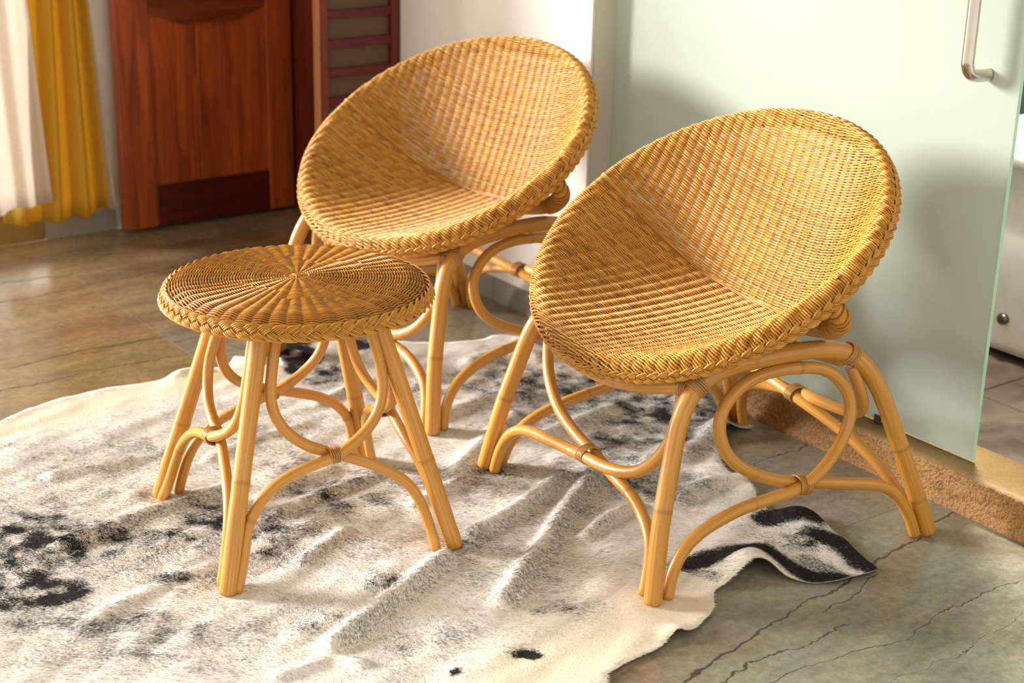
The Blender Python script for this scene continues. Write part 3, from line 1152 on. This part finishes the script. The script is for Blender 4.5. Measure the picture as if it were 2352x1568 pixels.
def build_chair():
    root = empty('rattan_chair')

    def part(name, me):
        return link(name, me, root)
    R1, R2 = 0.0158, 0.0108
    tn = iter(np.linspace(0.1, 0.95, 40))
    for mir in (False, True):
        f = mirror if mir else (lambda L: L)
        part('leg', pole_mesh('leg', f(LEG_FRONT), R1, M_POLE, (0.42,), tone=next(tn)))
        part('leg', pole_mesh('leg', f(LEG_REAR), R1, M_POLE, (0.55, 0.82), tone=next(tn)))
        part('side_rail', pole_mesh('side_rail', f(SIDE_RAIL), R1, M_POLE, (0.35,), tone=next(tn)))
        part('side_loop', pole_mesh('side_loop', f(SIDE_LOOP), R2, M_POLE, (0.17, 0.47, 0.7), tone=next(tn)))
        sx = 1 if mir else -1
        b = np.array([sx * 0.2385, 0.193, 0.343])
        part('binding', coil(b, (sx * 0.02, -0.7, 0.6), (1, 0, 0), R1 + .0017, R1 + .0017, 6, 0.0036, 0.0019, 'binding', M_BIND))
        b = np.array([sx * 0.2385, -0.120, 0.351])
        part('binding', coil(b, (0, -0.8, -0.5), (1, 0, 0), R1 + .0017, R1 + .0017, 6, 0.0036, 0.0019, 'binding', M_BIND))
        # side knot where the loop crosses itself
        b = np.array([sx * 0.2725, -0.010, 0.1415])
        part('binding', coil(b, (0, 0.92, 0.18), (1, 0, 0), 0.0212, 0.0150, 7, 0.0036, 0.0018, 'binding', M_BIND))
        # tie between front leg and front rail
        part('binding', coil((sx * 0.221, 0.206, 0.336), (sx * 0.8, -0.55, 0.05), (0, 0, 1), 0.0150, 0.0150, 4, 0.0036, 0.0017, 'binding', M_BIND))
    part('front_rail', pole_mesh('front_rail', FRONT_RAIL_H + mirror(FRONT_RAIL_H[:-1])[::-1], 0.0125, M_POLE, (0.3, 0.66), tone=next(tn)))
    part('rear_rail', pole_mesh('rear_rail', [(-0.232, -0.112, 0.338), (-0.1, -0.112, 0.322), (0.1, -0.112, 0.322), (0.232, -0.112, 0.338)], 0.012, M_POLE, (0.4,), tone=next(tn)))
    part('front_brace', pole_mesh('front_brace', FRONT_A, R2, M_POLE, (0.45,), tone=next(tn)))
    part('front_brace', pole_mesh('front_brace', FRONT_B, R2, M_POLE, (0.3,), tone=next(tn)))
    part('back_brace', pole_mesh('back_brace', BACK_A, R2, M_POLE, (0.5,), tone=next(tn)))
    part('back_brace', pole_mesh('back_brace', BACK_B, R2, M_POLE, (0.35,), tone=next(tn)))
    part('binding', coil((-0.010, 0.254, 0.1425), (1, 0.02, -0.05), (0, 1, 0), 0.0212, 0.0150, 6, 0.0036, 0.0018, 'binding', M_BIND))
    part('binding', coil((0.0, -0.205, 0.178), (1, 0.02, 0.05), (0, 1, 0), 0.0212, 0.0150, 6, 0.0036, 0.0018, 'binding', M_BIND))
    # bowl
    tag(part('back_weave', weave(-1)), kind='stuff')
    tag(part('seat_weave', weave(1)), kind='stuff')
    P, o, up = rim_curve(0.925, 0.0190, 220)
    V, Q, T = tube(P, 0.0105, 10, closed=True)
    b = Bag(); b.add(V, Q, tone=0.4)
    part('rim_hoop', b.mesh('rim_hoop', M_BIND))
    P, o, up = rim_curve(0.988, 0.0225)
    face = o * 0.98 + up * 0.08
    face /= np.linalg.norm(face, axis=1)[:, None]
    S = up - face * (up * face).sum(1)[:, None]
    S /= np.linalg.norm(S, axis=1)[:, None]
    tag(part('rim_braid', braid(P, face, S, 0.0145, 0.0040, 0.062, 4, 0.0019, 'rim_braid', M_STRAND)), kind='stuff')
    # pole under the fold between seat and back
    pp = np.linspace(-SA * 0.962, SA * 0.962, 121)
    d0 = depth(pp, np.full_like(pp, Q0))
    seam = surf(pp, np.full_like(pp, Q0))
    dn = np.array([0, -ST, -CT])
    tang = np.gradient(seam, axis=0)
    tang /= np.linalg.norm(tang, axis=1)[:, None]
    outw = dn - tang * (tang @ dn)[:, None]
    outw /= np.linalg.norm(outw, axis=1)[:, None]
    half = [(0.343, 0.006, 0.020), (0.348, 0.004, 0.050), (0.340, 0.0, 0.079), (0.313, -0.006, 0.108), (0.268, -0.012, 0.143), (0.20, -0.018, 0.178), (0.10, -0.0212, 0.208)]
    pd = [(-p_, q_, d_) for p_, q_, d_ in half] + [(0, -0.0212, 0.224)] + half[::-1]
    C = smooth_path(catmull([(p_, RYC + q_ * CT - d_ * ST, RZC - q_ * ST - d_ * CT) for p_, q_, d_ in pd], 0.006), 4)
    part('seam_pole', pole_mesh('seam_pole', C[::3], 0.0155, M_POLE, (), tone=0.2))
    T_, N_, B_ = frames(C)
    arc = np.concatenate([[0], np.cumsum(np.linalg.norm(np.diff(C, axis=0), axis=1))])
    ring_me = coil((0, 0, 0), (0, 0, 1), (1, 0, 0), 0.0170, 0.0170, 1, 0, 0.0021, 'seam_ring', M_STRAND, 20)
    for k in range(11):
        for end in (0, 1):
            a = 0.024 + k * 0.0150
            a = a if end == 0 else arc[-1] - a
            i = int(np.argmin(np.abs(arc - a)))
            o_ = link('seam_ring', ring_me, root)
            tilt = 0.22 if end == 0 else -0.22
            z = Vector(T_[i]); x = Vector(N_[i]); y_ = Vector(B_[i])
            m = Matrix((x, y_, z)).transposed().to_4x4()
            m = m @ Matrix.Rotation(tilt, 4, 'X')
            m.translation = Vector(C[i]) * K
            o_.matrix_local = m
    # cords laid in the fold
    bag = Bag()
    for k in range(5):
        t = np.linspace(-SA * 0.965, SA * 0.965, 140)
        q = np.full_like(t, Q0 + (k - 2) * 0.0019) + 0.0009 * np.sin(t * 40 + k * 2)
        P = surf(t, q) + normal(t, q) * (0.0034 + 0.0010 * np.sin(t * 55 + k))[:, None]
        V, Q, _ = tube(P, 0.0015, 5, caps=False)
        bag.add(V, Q, tone=rng.uniform(0.15, 0.6))
    part('seam_cord', bag.mesh('seam_cord', M_STRAND))
    return root


chair = build_chair()
FOOT_Z = 0.0045
chair.location = (1.939 * K, 2.027 * K, FOOT_Z * K)
chair.rotation_euler = (0, 0, math.radians(82.11))
tag(chair, 'woven rattan bowl chair with one foot off the cowhide, by the stone threshold', 'chair', 'rattan bowl chairs')


def copy_tree(o, parent=None):
    c = o.copy()
    COL.objects.link(c)
    if parent is not None:
        c.parent = parent
    for ch in list(o.children):
        copy_tree(ch, c)
    return c


chair2 = copy_tree(chair)
chair2.location = (1.954 * K, 2.884 * K, FOOT_Z * K)
chair2.rotation_euler = (0, 0, math.radians(95.83))
tag(chair2, 'woven rattan bowl chair standing between the shutter door and the other chair', 'chair', 'rattan bowl chairs')

# ------------------------------------------------------------------ stool
STOOL_A = [(0.012, -0.280, 0.0), (0.013, -0.268, 0.022), (0.014, -0.252, 0.063), (0.014, -0.238, 0.102), (0.02, -0.225, 0.125), (0.033, -0.204, 0.149), (0.053, -0.176, 0.168),
           (0.088, -0.143, 0.183), (0.118, -0.117, 0.193), (0.136, -0.090, 0.206), (0.152, -0.06, 0.224), (0.163, -0.038, 0.248), (0.167, -0.026, 0.275), (0.165, -0.021, 0.3), (0.160, -0.018, 0.325),
           (0.150, -0.017, 0.36), (0.137, -0.016, 0.40), (0.126, -0.016, 0.434)]
STOOL_B = [(0.265, -0.024, 0.0), (0.254, -0.022, 0.035), (0.237, -0.023, 0.083), (0.217, -0.03, 0.12), (0.189, -0.047, 0.147), (0.152, -0.071, 0.170), (0.105, -0.104, 0.193),
           (0.080, -0.129, 0.208), (0.057, -0.15, 0.231), (0.039, -0.159, 0.254), (0.027, -0.163, 0.282), (0.022, -0.160, 0.307), (0.021, -0.15, 0.334), (0.020, -0.137, 0.369), (0.020, -0.126, 0.40), (0.020, -0.115, 0.434)]


def rot4(L, k):
    out = []
    for x, y, z in L:
        for _ in range(k):
            x, y = -y, x
        out.append((x, y, z))
    return out


def build_stool():
    root = empty('rattan_stool')

    def part(name, me):
        return link(name, me, root)
    tn = iter(np.linspace(0.15, 0.9, 40))
    for k in range(4):
        part('leg', pole_mesh('leg', rot4([(0, -0.2905, 0), (0, -0.241, 0.14), (0, -0.187, 0.29), (0, -0.1345, 0.436)], k), 0.0152, M_POLE, (0.36,) if k else (0.40,), tone=next(tn)))
        part('brace', pole_mesh('brace', rot4(STOOL_A, k), 0.0095, M_POLE, (0.2,), tone=next(tn)))
        part('brace', pole_mesh('brace', rot4(STOOL_B, k), 0.0095, M_POLE, (0.55,), tone=next(tn)))
        c = rot4([(0.1115, -0.1105, 0.193)], k)[0]
        d = rot4([(1, 1, 0)], k)[0]
        up = rot4([(1, -1, 0.25)], k)[0]
        part('binding', coil(c, d, up, 0.0180, 0.0135, 6, 0.0034, 0.0016, 'binding', M_BIND))
    # hoop and board under the weave
    a = np.linspace(0, 2 * np.pi, 120, endpoint=False)
    P = np.stack([0.205 * np.cos(a), 0.205 * np.sin(a), np.full_like(a, 0.4385)], -1)
    V, Q, T = tube(P, 0.0105, 10, closed=True)
    b = Bag(); b.add(V, Q, tone=0.4)
    part('hoop', b.mesh('hoop', M_BIND))
    V = [(0, 0, 0.445), (0, 0, 0.434)]
    nseg = 64
    for z in (0.445, 0.434):
        for k in range(nseg):
            t = 2 * math.pi * k / nseg
            V.append((0.198 * math.cos(t), 0.198 * math.sin(t), z))
    Fc = []
    for k in range(nseg):
        k2 = (k + 1) % nseg
        Fc += [(0, 2 + k, 2 + k2), (1, 2 + nseg + k2, 2 + nseg + k), (2 + k, 2 + nseg + k, 2 + nseg + k2, 2 + k2)]
    me = mesh_data('under_board', V, Fc, M_POLE)
    part('under_board', me)
    # woven disc
    bag = Bag()
    pitch = 0.0047
    R0, R = 0.007, 0.2265
    NI = 24
    split = rng.uniform(0.080, 0.130, NI)
    th0 = rng.uniform(0, 6.28)

    def zsurf(r):
        return 0.4575 - 0.016 * np.clip((r - 0.185) / 0.04, 0, 1) ** 2 + 0.002 * np.cos(r * 14)
    nr = int((R - R0) / pitch) + 1
    for i in range(nr):
        r = R0 + i * pitch
        units, th = [0.0], [0.0]
        per = 2 * np.pi / NI
        for sct in range(NI):
            m = 1 if r < split[sct] else 2
            n = (3 if r < 0.03 else 6) * m
            for k in range(1, n + 1):
                units.append(units[-1] + m / n)
                th.append(th[-1] + per / n)
        units, th = np.array(units), np.array(th) + th0
        amp = 0.0026 if r > 0.02 else 0.0012
        for sgn in (1, -1):
            z = zsurf(r) + sgn * amp * np.cos(np.pi * units)
            rj = r + rng.normal(0, 0.0002) + sgn * 0.0006 * np.sin(np.pi * units)
            P = np.stack([rj * np.cos(th), rj * np.sin(th), z], -1)
            T = np.gradient(P, axis=0)
            T /= np.linalg.norm(T, axis=1)[:, None]
            N = np.array([0, 0, 1.0]) - T * T[:, 2:3]
            N /= np.linalg.norm(N, axis=1)[:, None]
            V, Q, _ = tube(P, 0.00180 - 0.00035 * np.sin(np.pi * units) ** 2, 5, caps=False, N=N, B=np.cross(T, N))
            bag.add(V, Q, tone=np.clip(rng.normal(0.20, 0.13), 0, 1))
    for sct in range(NI):
        for h in (0, 0.5):
            t = th0 + (sct + h) * 2 * np.pi / NI
            ra = np.linspace(0.004 if h == 0 else split[sct] - 0.006, 0.222, 24)
            P = np.stack([ra * math.cos(t), ra * math.sin(t), zsurf(ra)], -1)
            V, Q, _ = tube(P, 0.0020, 5, caps=False)
            bag.add(V, Q, tone=0.5)
    # little knot at the middle
    for k in range(4):
        a2 = np.linspace(-1, 1, 12)
        P = np.stack([0.010 * a2 * math.cos(k * .8) - 0.003 * (k - 1.5) * math.sin(k * .8), 0.010 * a2 * math.sin(k * .8) + 0.003 * (k - 1.5) * math.cos(k * .8), 0.4615 + 0.002 * (1 - a2 ** 2)], -1)
        V, Q, _ = tube(P, 0.0016, 5)[0:2] + (None,)
        bag.add(V, Q, tone=0.5)
    tag(part('top_weave', bag.mesh('top_weave', M_STRAND)), kind='stuff')
    th = np.linspace(0, 2 * np.pi, 300, endpoint=False)
    Cc = np.stack([0.2255 * np.cos(th), 0.2255 * np.sin(th), np.full_like(th, 0.4365)], -1)
    O = np.stack([np.cos(th) * .92, np.sin(th) * .92, np.full_like(th, .39)], -1)
    S = np.stack([-np.cos(th) * .39, -np.sin(th) * .39, np.full_like(th, .92)], -1)
    tag(part('rim_braid', braid(Cc, O, S, 0.0185, 0.0042, 0.066, 5, 0.0018, 'rim_braid', M_STRAND)), kind='stuff')
    tag(root, 'round woven rattan stool with four splayed legs on the cowhide', 'stool')
    return root


stool = build_stool()
stool.location = (1.278 * K, 2.352 * K, FOOT_Z * K)
stool.rotation_euler = (0, 0, math.radians(-54.25))

# ------------------------------------------------------------------ cowhide rug
OUT = [(0.985, 3.084), (1.073, 3.124), (1.196, 3.146), (1.339, 3.13), (1.443, 3.132), (1.529, 3.135), (1.559, 3.152), (1.580, 3.125), (1.609, 3.065), (1.67, 3.16),
       (1.735, 3.20), (1.80, 3.18), (1.87, 3.09), (1.948, 3.029), (2.029, 2.985), (2.089, 2.964), (2.145, 2.972), (2.176, 2.94), (2.185, 2.85), (2.18, 2.738),
       (2.215, 2.60), (2.26, 2.50), (2.285, 2.43), (2.290, 2.35), (2.285, 2.29), (2.262, 2.228), (2.235, 2.231), (2.193, 2.231), (2.121, 2.173), (2.068, 2.097),
       (2.060, 2.021), (2.030, 1.967), (2.010, 1.915), (2.060, 1.869), (2.050, 1.811), (2.012, 1.668), (1.992, 1.646), (1.922, 1.655), (1.876, 1.680), (1.848, 1.712),
       (1.838, 1.742), (1.826, 1.752), (1.800, 1.757), (1.746, 1.752), (1.715, 1.744), (1.679, 1.706), (1.639, 1.682), (1.588, 1.662), (1.566, 1.672), (1.521, 1.660),
       (1.462, 1.655), (1.424, 1.648), (1.391, 1.628), (1.30, 1.50), (1.15, 1.38), (0.95, 1.34), (0.70, 1.42), (0.45, 1.62), (0.30, 1.95), (0.32, 2.30), (0.42, 2.60), (0.62, 2.85), (0.82, 3.0)]
RIDGES = [  # pixels along the crest, height, half width
    ([(760, 1490), (930, 1362), (1070, 1248), (1190, 1178), (1290, 1100)], 0.017, 0.019), ([(1150, 1390), (1240, 1270), (1310, 1165), (1365, 1095)], 0.018, 0.019),
    ([(1340, 1240), (1400, 1195), (1460, 1170)], 0.012, 0.014), ([(140, 1262), (330, 1190), (440, 1152), (540, 1120)], 0.012, 0.018),
    ([(640, 1185), (740, 1145), (860, 1100)], 0.013, 0.016), ([(690, 1300), (790, 1228)], 0.009, 0.013), ([(120, 1100), (280, 1070), (380, 1045)], 0.009, 0.018),
    ([(730, 935), (830, 880)], 0.009, 0.016), ([(600, 1150), (690, 1105), (760, 1085)], 0.008, 0.014), ([(1000, 965), (1100, 930), (1200, 915)], 0.012, 0.03),
    ([(1240, 1010), (1330, 975), (1420, 940)], 0.012, 0.025), ([(1040, 1090), (1120, 1010), (1180, 960)], 0.010, 0.022), ([(1440, 1120), (1500, 1060), (1560, 1000)], 0.011, 0.022),
    ([(1560, 1150), (1640, 1115), (1700, 1110)], 0.014, 0.022), ([(1080, 840), (1150, 815), (1230, 830)], 0.016, 0.03), ([(1560, 1060), (1620, 1010), (1690, 960)], 0.012, 0.025),
    ([(640, 1560), (760, 1520), (830, 1535)], 0.008, 0.016), ([(480, 1060), (600, 1010), (700, 985)], 0.006, 0.016), ([(230, 1420), (420, 1330), (480, 1310)], 0.006, 0.02),
    ([(950, 1170), (1040, 1120), (1110, 1060)], 0.008, 0.014), ([(540, 835), (575, 840)], 0.014, 0.02), ([(400, 868), (470, 858)], 0.010, 0.02)]
RIDGES = [(np.array([ground(q) for q in L]), h, w) for L, h, w in RIDGES]
LIFTS = [((1.822, 1.770), 0.034, 0.050), ((1.572, 1.676), 0.012, 0.022), ((2.19, 2.24), 0.022, 0.035), ((2.04, 1.87), 0.012, 0.04), ((1.99, 1.78), 0.006, 0.05), ((2.26, 2.38), 0.02, 0.06)]
FEET = []
for (cx, cy, a, L) in ((1.939, 2.027, 82.11, [(-.295, .29), (.295, .29), (.295, -.285)]), (1.954, 2.884, 95.83, [(-.295, .29), (.295, .29)]), (1.278, 2.352, -54.25, [(0, -.286), (.286, 0), (0, .286), (-.286, 0)])):
    ca, sa = math.cos(math.radians(a)), math.sin(math.radians(a))
    FEET += [(cx + ca * x - sa * y, cy + sa * x + ca * y) for x, y in L]
FEET = np.array(FEET)


def seg_dist(P, A, B):
    ab = B - A
    t = np.clip(((P - A) @ ab) / (ab @ ab), 0, 1)
    return np.linalg.norm(P - (A + t[:, None] * ab), axis=1)


def poly_dist(P, L):
    d = np.full(len(P), 9.0)
    for a, b in zip(L[:-1], L[1:]):
        d = np.minimum(d, seg_dist(P, a, b))
    return d


def nz(P, sc, z=0.0):
    return np.array([noise.noise(Vector((p[0] * sc, p[1] * sc, z))) for p in P])


def rug_height(P):
    h = np.zeros(len(P))
    for L, a, w in RIDGES:
        d = poly_dist(P, L)
        h += 1.05 * a * np.exp(-(d / (w * 0.78)) ** 2)
    n1, n2 = nz(P, 5, 1.0), nz(P, 14, 4.0)
    # long soft undulations that run like the folds
    Rr = math.radians(20)
    Pr = np.stack([P[:, 0] * math.cos(Rr) + P[:, 1] * math.sin(Rr), -P[:, 0] * math.sin(Rr) + P[:, 1] * math.cos(Rr)], -1)
    n3 = nz(Pr * [1.0, 3.2], 6.5, 7.0)
    h += 0.0045 + 0.0035 * np.clip(n1 + .2, 0, 1) + 0.0018 * n2 + 0.0055 * np.clip(n3, -0.25, 1)
    for (c, a, w) in LIFTS:
        h += a * np.exp(-(np.linalg.norm(P - np.array(c), axis=1) / w) ** 2)
    fm = np.ones(len(P))
    for f in FEET:
        fm *= 1 - np.exp(-(np.linalg.norm(P - f, axis=1) / 0.040) ** 4)
    return 0.0043 + np.clip(h - 0.0035, 0, None) * fm


# colour map: ellipses and strokes of dark hair, some with painted fold shade, given on the ground
DARK_E = [((130, 1370), 75, 27, .95), ((70, 1250), 190, 90, .55), ((20, 1350), 120, 70, .5), ((150, 1430), 170, 45, .40), ((330, 1250), 170, 45, .40), ((600, 1240), 150, 60, .42), ((480, 1195), 70, 30, .55),
          ((770, 1150), 130, 45, .40), ((430, 1330), 150, 30, .45), ((260, 1060), 220, 50, .22), ((600, 1010), 160, 45, .22), ((1010, 1110), 170, 45, .30), ((1130, 1085), 70, 25, .40), ((1090, 1255), 80, 25, .34),
          ((1225, 1405), 28, 13, .65), ((1028, 1553), 18, 12, .98), ((1090, 1452), 22, 11, .55), ((1215, 1500), 35, 14, .75), ((880, 1340), 60, 22, .38), ((1310, 1400), 70, 22, .42), ((1350, 900), 260, 60, .42),
          ((1560, 950), 200, 60, .48), ((1480, 1010), 170, 55, .40), ((690, 815), 45, 36, 1.0), ((668, 845), 28, 18, .9), ((820, 790), 34, 20, .95), ((720, 775), 40, 14, .95), ((740, 860), 60, 40, .5), ((1420, 1090), 160, 50, .32), ((1500, 1130), 110, 35, .34),
          ((1850, 1245), 95, 26, .50), ((980, 1480), 120, 30, .25), ((640, 1450), 180, 50, .26), ((350, 1450), 150, 40, .34), ((300, 1520), 260, 40, .26), ((860, 1260), 110, 40, .22), ((1180, 1320), 130, 50, .20), ((200, 1130), 150, 40, .20),
          ((720, 1070), 160, 40, .24), ((950, 900), 120, 40, .3), ((1150, 870), 170, 40, .32), ((1180, 960), 120, 40, .3), ((600, 960), 200, 40, .15), ((1290, 1190), 120, 60, .24), ((420, 1150), 90, 26, .3), ((1120, 1500), 200, 50, .14)]
DARK_S = [([(1770, 1196), (1840, 1190), (1872, 1200)], 0.019, 1.0), ([(1885, 1238), (1940, 1265), (2003, 1305)], 0.016, 1.0), ([(1565, 1303), (1640, 1290), (1700, 1275), (1745, 1272)], 0.017, 1.0),
          ([(1745, 1275), (1790, 1305), (1860, 1330), (1930, 1334)], 0.016, 1.0), ([(1850, 1290), (1900, 1310)], 0.014, .6), ([(1600, 1320), (1640, 1335)], 0.010, .7), ([(1980, 1300), (2006, 1312)], 0.016, .9),
          ([(800, 1478), (950, 1368), (1085, 1262), (1210, 1190), (1300, 1115)], 0.010, .38), ([(1175, 1390), (1262, 1278), (1330, 1172), (1380, 1105)], 0.010, .42),  # from here: dark hair plus shade painted along the folds' lee side
          ([(300, 1212), (440, 1165), (530, 1135)], 0.011, .42), ([(660, 1195), (760, 1152), (860, 1112)], 0.010, .42), ([(700, 1302), (800, 1240)], 0.009, .36), ([(750, 935), (838, 890)], 0.010, .42)]


def rug_dark(P):
    d = np.zeros(len(P))
    w1, w2 = nz(P, 11, 2.0), nz(P, 28, 5.0)
    Pw = P + 0.030 * np.stack([w1, nz(P, 11, 9.0)], -1) + 0.012 * np.stack([w2, nz(P, 28, 12.0)], -1)
    for (c, rx, ry, s) in DARK_E:
        C = ground(c)
        ax = ground((c[0] + rx, c[1])) - C
        ay = ground((c[0], c[1] + ry)) - C
        Mi = np.linalg.inv(np.stack([ax, ay], -1))
        e = np.linalg.norm((Pw - C) @ Mi.T, axis=1)
        f = s / (1 + np.exp((e - 0.95) * (9 if s > .85 else 4)))
        d = np.maximum(d, f) + 0.25 * np.minimum(d, f)
    n = nz(P, 24, 20.0) + 0.7 * nz(P, 60, 23.0)
    d = 1.25 * d * np.clip(0.9 + 1.0 * n, 0.2, 1.8) + 0.035 + 0.10 * np.clip(nz(P, 9, 30.) + .35, 0, 1) + 0.35 * np.clip(nz(P, 34, 33.) - .15, 0, 1)
    for (L, w, s) in DARK_S:
        L = np.array([ground(q) for q in L])
        e = poly_dist(P + 0.010 * np.stack([w1, w2], -1), L) / (w * 1.65)
        f = s / (1 + np.exp((e - 1.0) * 8))
        d = np.maximum(d, f)
    # plain pale border towards the near right edge
    pale = np.exp(-(poly_dist(P, np.array([ground(q) for q in [(1200, 1568), (1400, 1490), (1500, 1420), (1600, 1400)]])) / 0.10) ** 2)
    pale = np.maximum(pale, np.exp(-(poly_dist(P, np.array([ground(q) for q in [(0, 985), (350, 895), (560, 860)]])) / 0.07) ** 2))
    d0 = np.clip(d * (1 - 0.85 * pale), 0, 1)
    return np.maximum(d0, np.where(d > 0.8, d, 0).clip(0, 1)), np.clip(pale + 0.25 * np.clip(nz(P, 6, 40.), 0, 1), 0, 1)


def build_rug():
    out = np.array(OUT)
    C = catmull(np.c_[out, np.zeros(len(out))], 0.008, closed=True)[:, :2]
    C = C + 0.0022 * np.stack([nz(C, 45, 50.), nz(C, 45, 60.)], -1)
    nb = len(C)
    ST_ = 0.0095
    xs = np.arange(out[:, 0].min(), out[:, 0].max(), ST_)
    ys = np.arange(out[:, 1].min(), out[:, 1].max(), ST_)
    G = np.array([(x + (0.5 * ST_ if j % 2 else 0), y) for j, y in enumerate(ys) for x in xs])
    # inside test
    ins = np.zeros(len(G), bool)
    xj, yj = C[:, 0], C[:, 1]
    for i in range(nb):
        x0, y0, x1, y1 = xj[i], yj[i], xj[(i + 1) % nb], yj[(i + 1) % nb]
        cond = ((y0 > G[:, 1]) != (y1 > G[:, 1]))
        if y1 != y0:
            ins ^= cond & (G[:, 0] < (x1 - x0) * (G[:, 1] - y0) / (y1 - y0) + x0)
    G = G[ins]
    dmin = np.full(len(G), 9.0)
    for i in range(0, nb):
        dmin = np.minimum(dmin, np.linalg.norm(G - C[i], axis=1))
    G = G[dmin > 0.005]
    pts = [Vector((float(a), float(b))) for a, b in np.vstack([C, G])]
    edges = [(i, (i + 1) % nb) for i in range(nb)]
    vco, _, faces, ov, _, _ = delaunay_2d_cdt(pts, edges, [list(range(nb))], 1, 1e-6)
    P = np.array([(v.x, v.y) for v in vco])
    F = np.array([f for f in faces if len(f) == 3])
    a = P[F[:, 0]]; b = P[F[:, 1]]; c = P[F[:, 2]]
    ar = (b[:, 0] - a[:, 0]) * (c[:, 1] - a[:, 1]) - (b[:, 1] - a[:, 1]) * (c[:, 0] - a[:, 0])
    F[ar < 0] = F[ar < 0][:, ::-1]
    h = rug_height(P)
    dark, cream = rug_dark(P)
    TOP = np.c_[P, h]
    n = len(P)
    BOT = np.c_[P, np.maximum(h - 0.0022, 0.0006)]
    # boundary edges
    E = {}
    for f in F:
        for k in range(3):
            e = (f[k], f[(k + 1) % 3])
            E[e] = 1
    bd = [e for e in E if (e[1], e[0]) not in E]
    side = []
    for (i, j) in bd:
        side += [(j, i, i + n), (j, i + n, j + n)]
    tri = np.vstack([F, F[:, ::-1] + n, np.array(side)])
    fm = np.concatenate([np.zeros(len(F)), np.ones(len(F)), np.ones(len(side))])
    o0 = np.array([1.4, 2.3, 0])
    me = mesh_data('cowhide_rug', np.vstack([TOP, BOT]) - o0, tri, [M_RUG, M_HIDE], False, {'dark': np.concatenate([dark, dark]), 'cream': np.concatenate([cream, cream])}, fmat=fm)
    sm = np.zeros(len(me.polygons), bool); sm[:len(F)] = True
    me.polygons.foreach_set('use_smooth', sm)
    rug = link('cowhide_rug', me)
    rug.location = tuple(o0 * K)
    tag(rug, 'speckled black and white cowhide rug wrinkled across the stone floor', 'rug')

    # short hair lying over the hide: one tapering blade per hair
    A, B, Cc = TOP[F[:, 0]], TOP[F[:, 1]], TOP[F[:, 2]]
    cen = (A + B + Cc) / 3
    area = np.linalg.norm(np.cross(B - A, Cc - A), axis=1) / 2
    # hair only where a viewer in the room could make it out
    vis = (cen[:, 0] > 0.45) & (cen[:, 1] > 1.45)
    w = area * vis
    NH = 900000
    idx = rng.choice(len(F), NH, p=w / w.sum())
    u, v = rng.random(NH), rng.random(NH)
    flip = u + v > 1
    u[flip], v[flip] = 1 - u[flip], 1 - v[flip]
    base = A[idx] + u[:, None] * (B - A)[idx] + v[:, None] * (Cc - A)[idx]
    dk = dark[F[idx, 0]] * (1 - u - v) + dark[F[idx, 1]] * u + dark[F[idx, 2]] * v
    cr = cream[F[idx, 0]]
    nn = np.cross(B - A, Cc - A)
    nn /= np.linalg.norm(nn, axis=1)[:, None]
    nn = nn[idx]
    # flow field on the coarse faces
    fl = np.array([noise.noise(Vector((c_[0] * 2.2, c_[1] * 2.2, 70))) for c_ in cen[::1]])
    fl2 = np.array([noise.noise(Vector((c_[0] * 9, c_[1] * 9, 80))) for c_ in cen[::1]])
    ang = math.radians(-72) + 1.1 * fl[idx] + 0.55 * fl2[idx] + rng.normal(0, 0.22, NH)
    dirn = np.stack([np.cos(ang), np.sin(ang), np.zeros(NH)], -1)
    dirn -= nn * (dirn * nn).sum(1)[:, None]
    dirn /= np.linalg.norm(dirn, axis=1)[:, None]
    ln = rng.uniform(0.006, 0.012, NH) * (1 - 0.45 * cr)
    lift = rng.uniform(0.08, 0.28, NH) * (1 - 0.55 * cr)
    tip = base + dirn * ln[:, None] + nn * (ln * lift)[:, None]
    sidev = np.cross(dirn, nn)
    wd = rng.uniform(0.00020, 0.00040, NH)
    b0 = base - sidev * wd[:, None] - nn * 0.0003
    b1 = base + sidev * wd[:, None] - nn * 0.0003
    V = np.stack([b0, b1, tip], 1).reshape(-1, 3)
    Ff = np.arange(NH * 3).reshape(-1, 3)
    r = rng.random(NH)
    black = r < np.clip(dk * 1.12, 0, 1)
    tone = np.where(black, rng.uniform(0.58, 1.0, NH) * (1 - dk) + rng.uniform(0.82, 1.0, NH) * dk, np.clip(rng.uniform(0.0, 0.14, NH) + 0.16 * cr + 0.18 * (rng.random(NH) < 0.10), 0, 0.4))
    fme = mesh_data('fur', V - o0, Ff, M_FUR, False, {'dark': np.repeat(tone, 3)})
    fo = link('fur', fme, rug)
    tag(fo, kind='stuff')


build_rug()
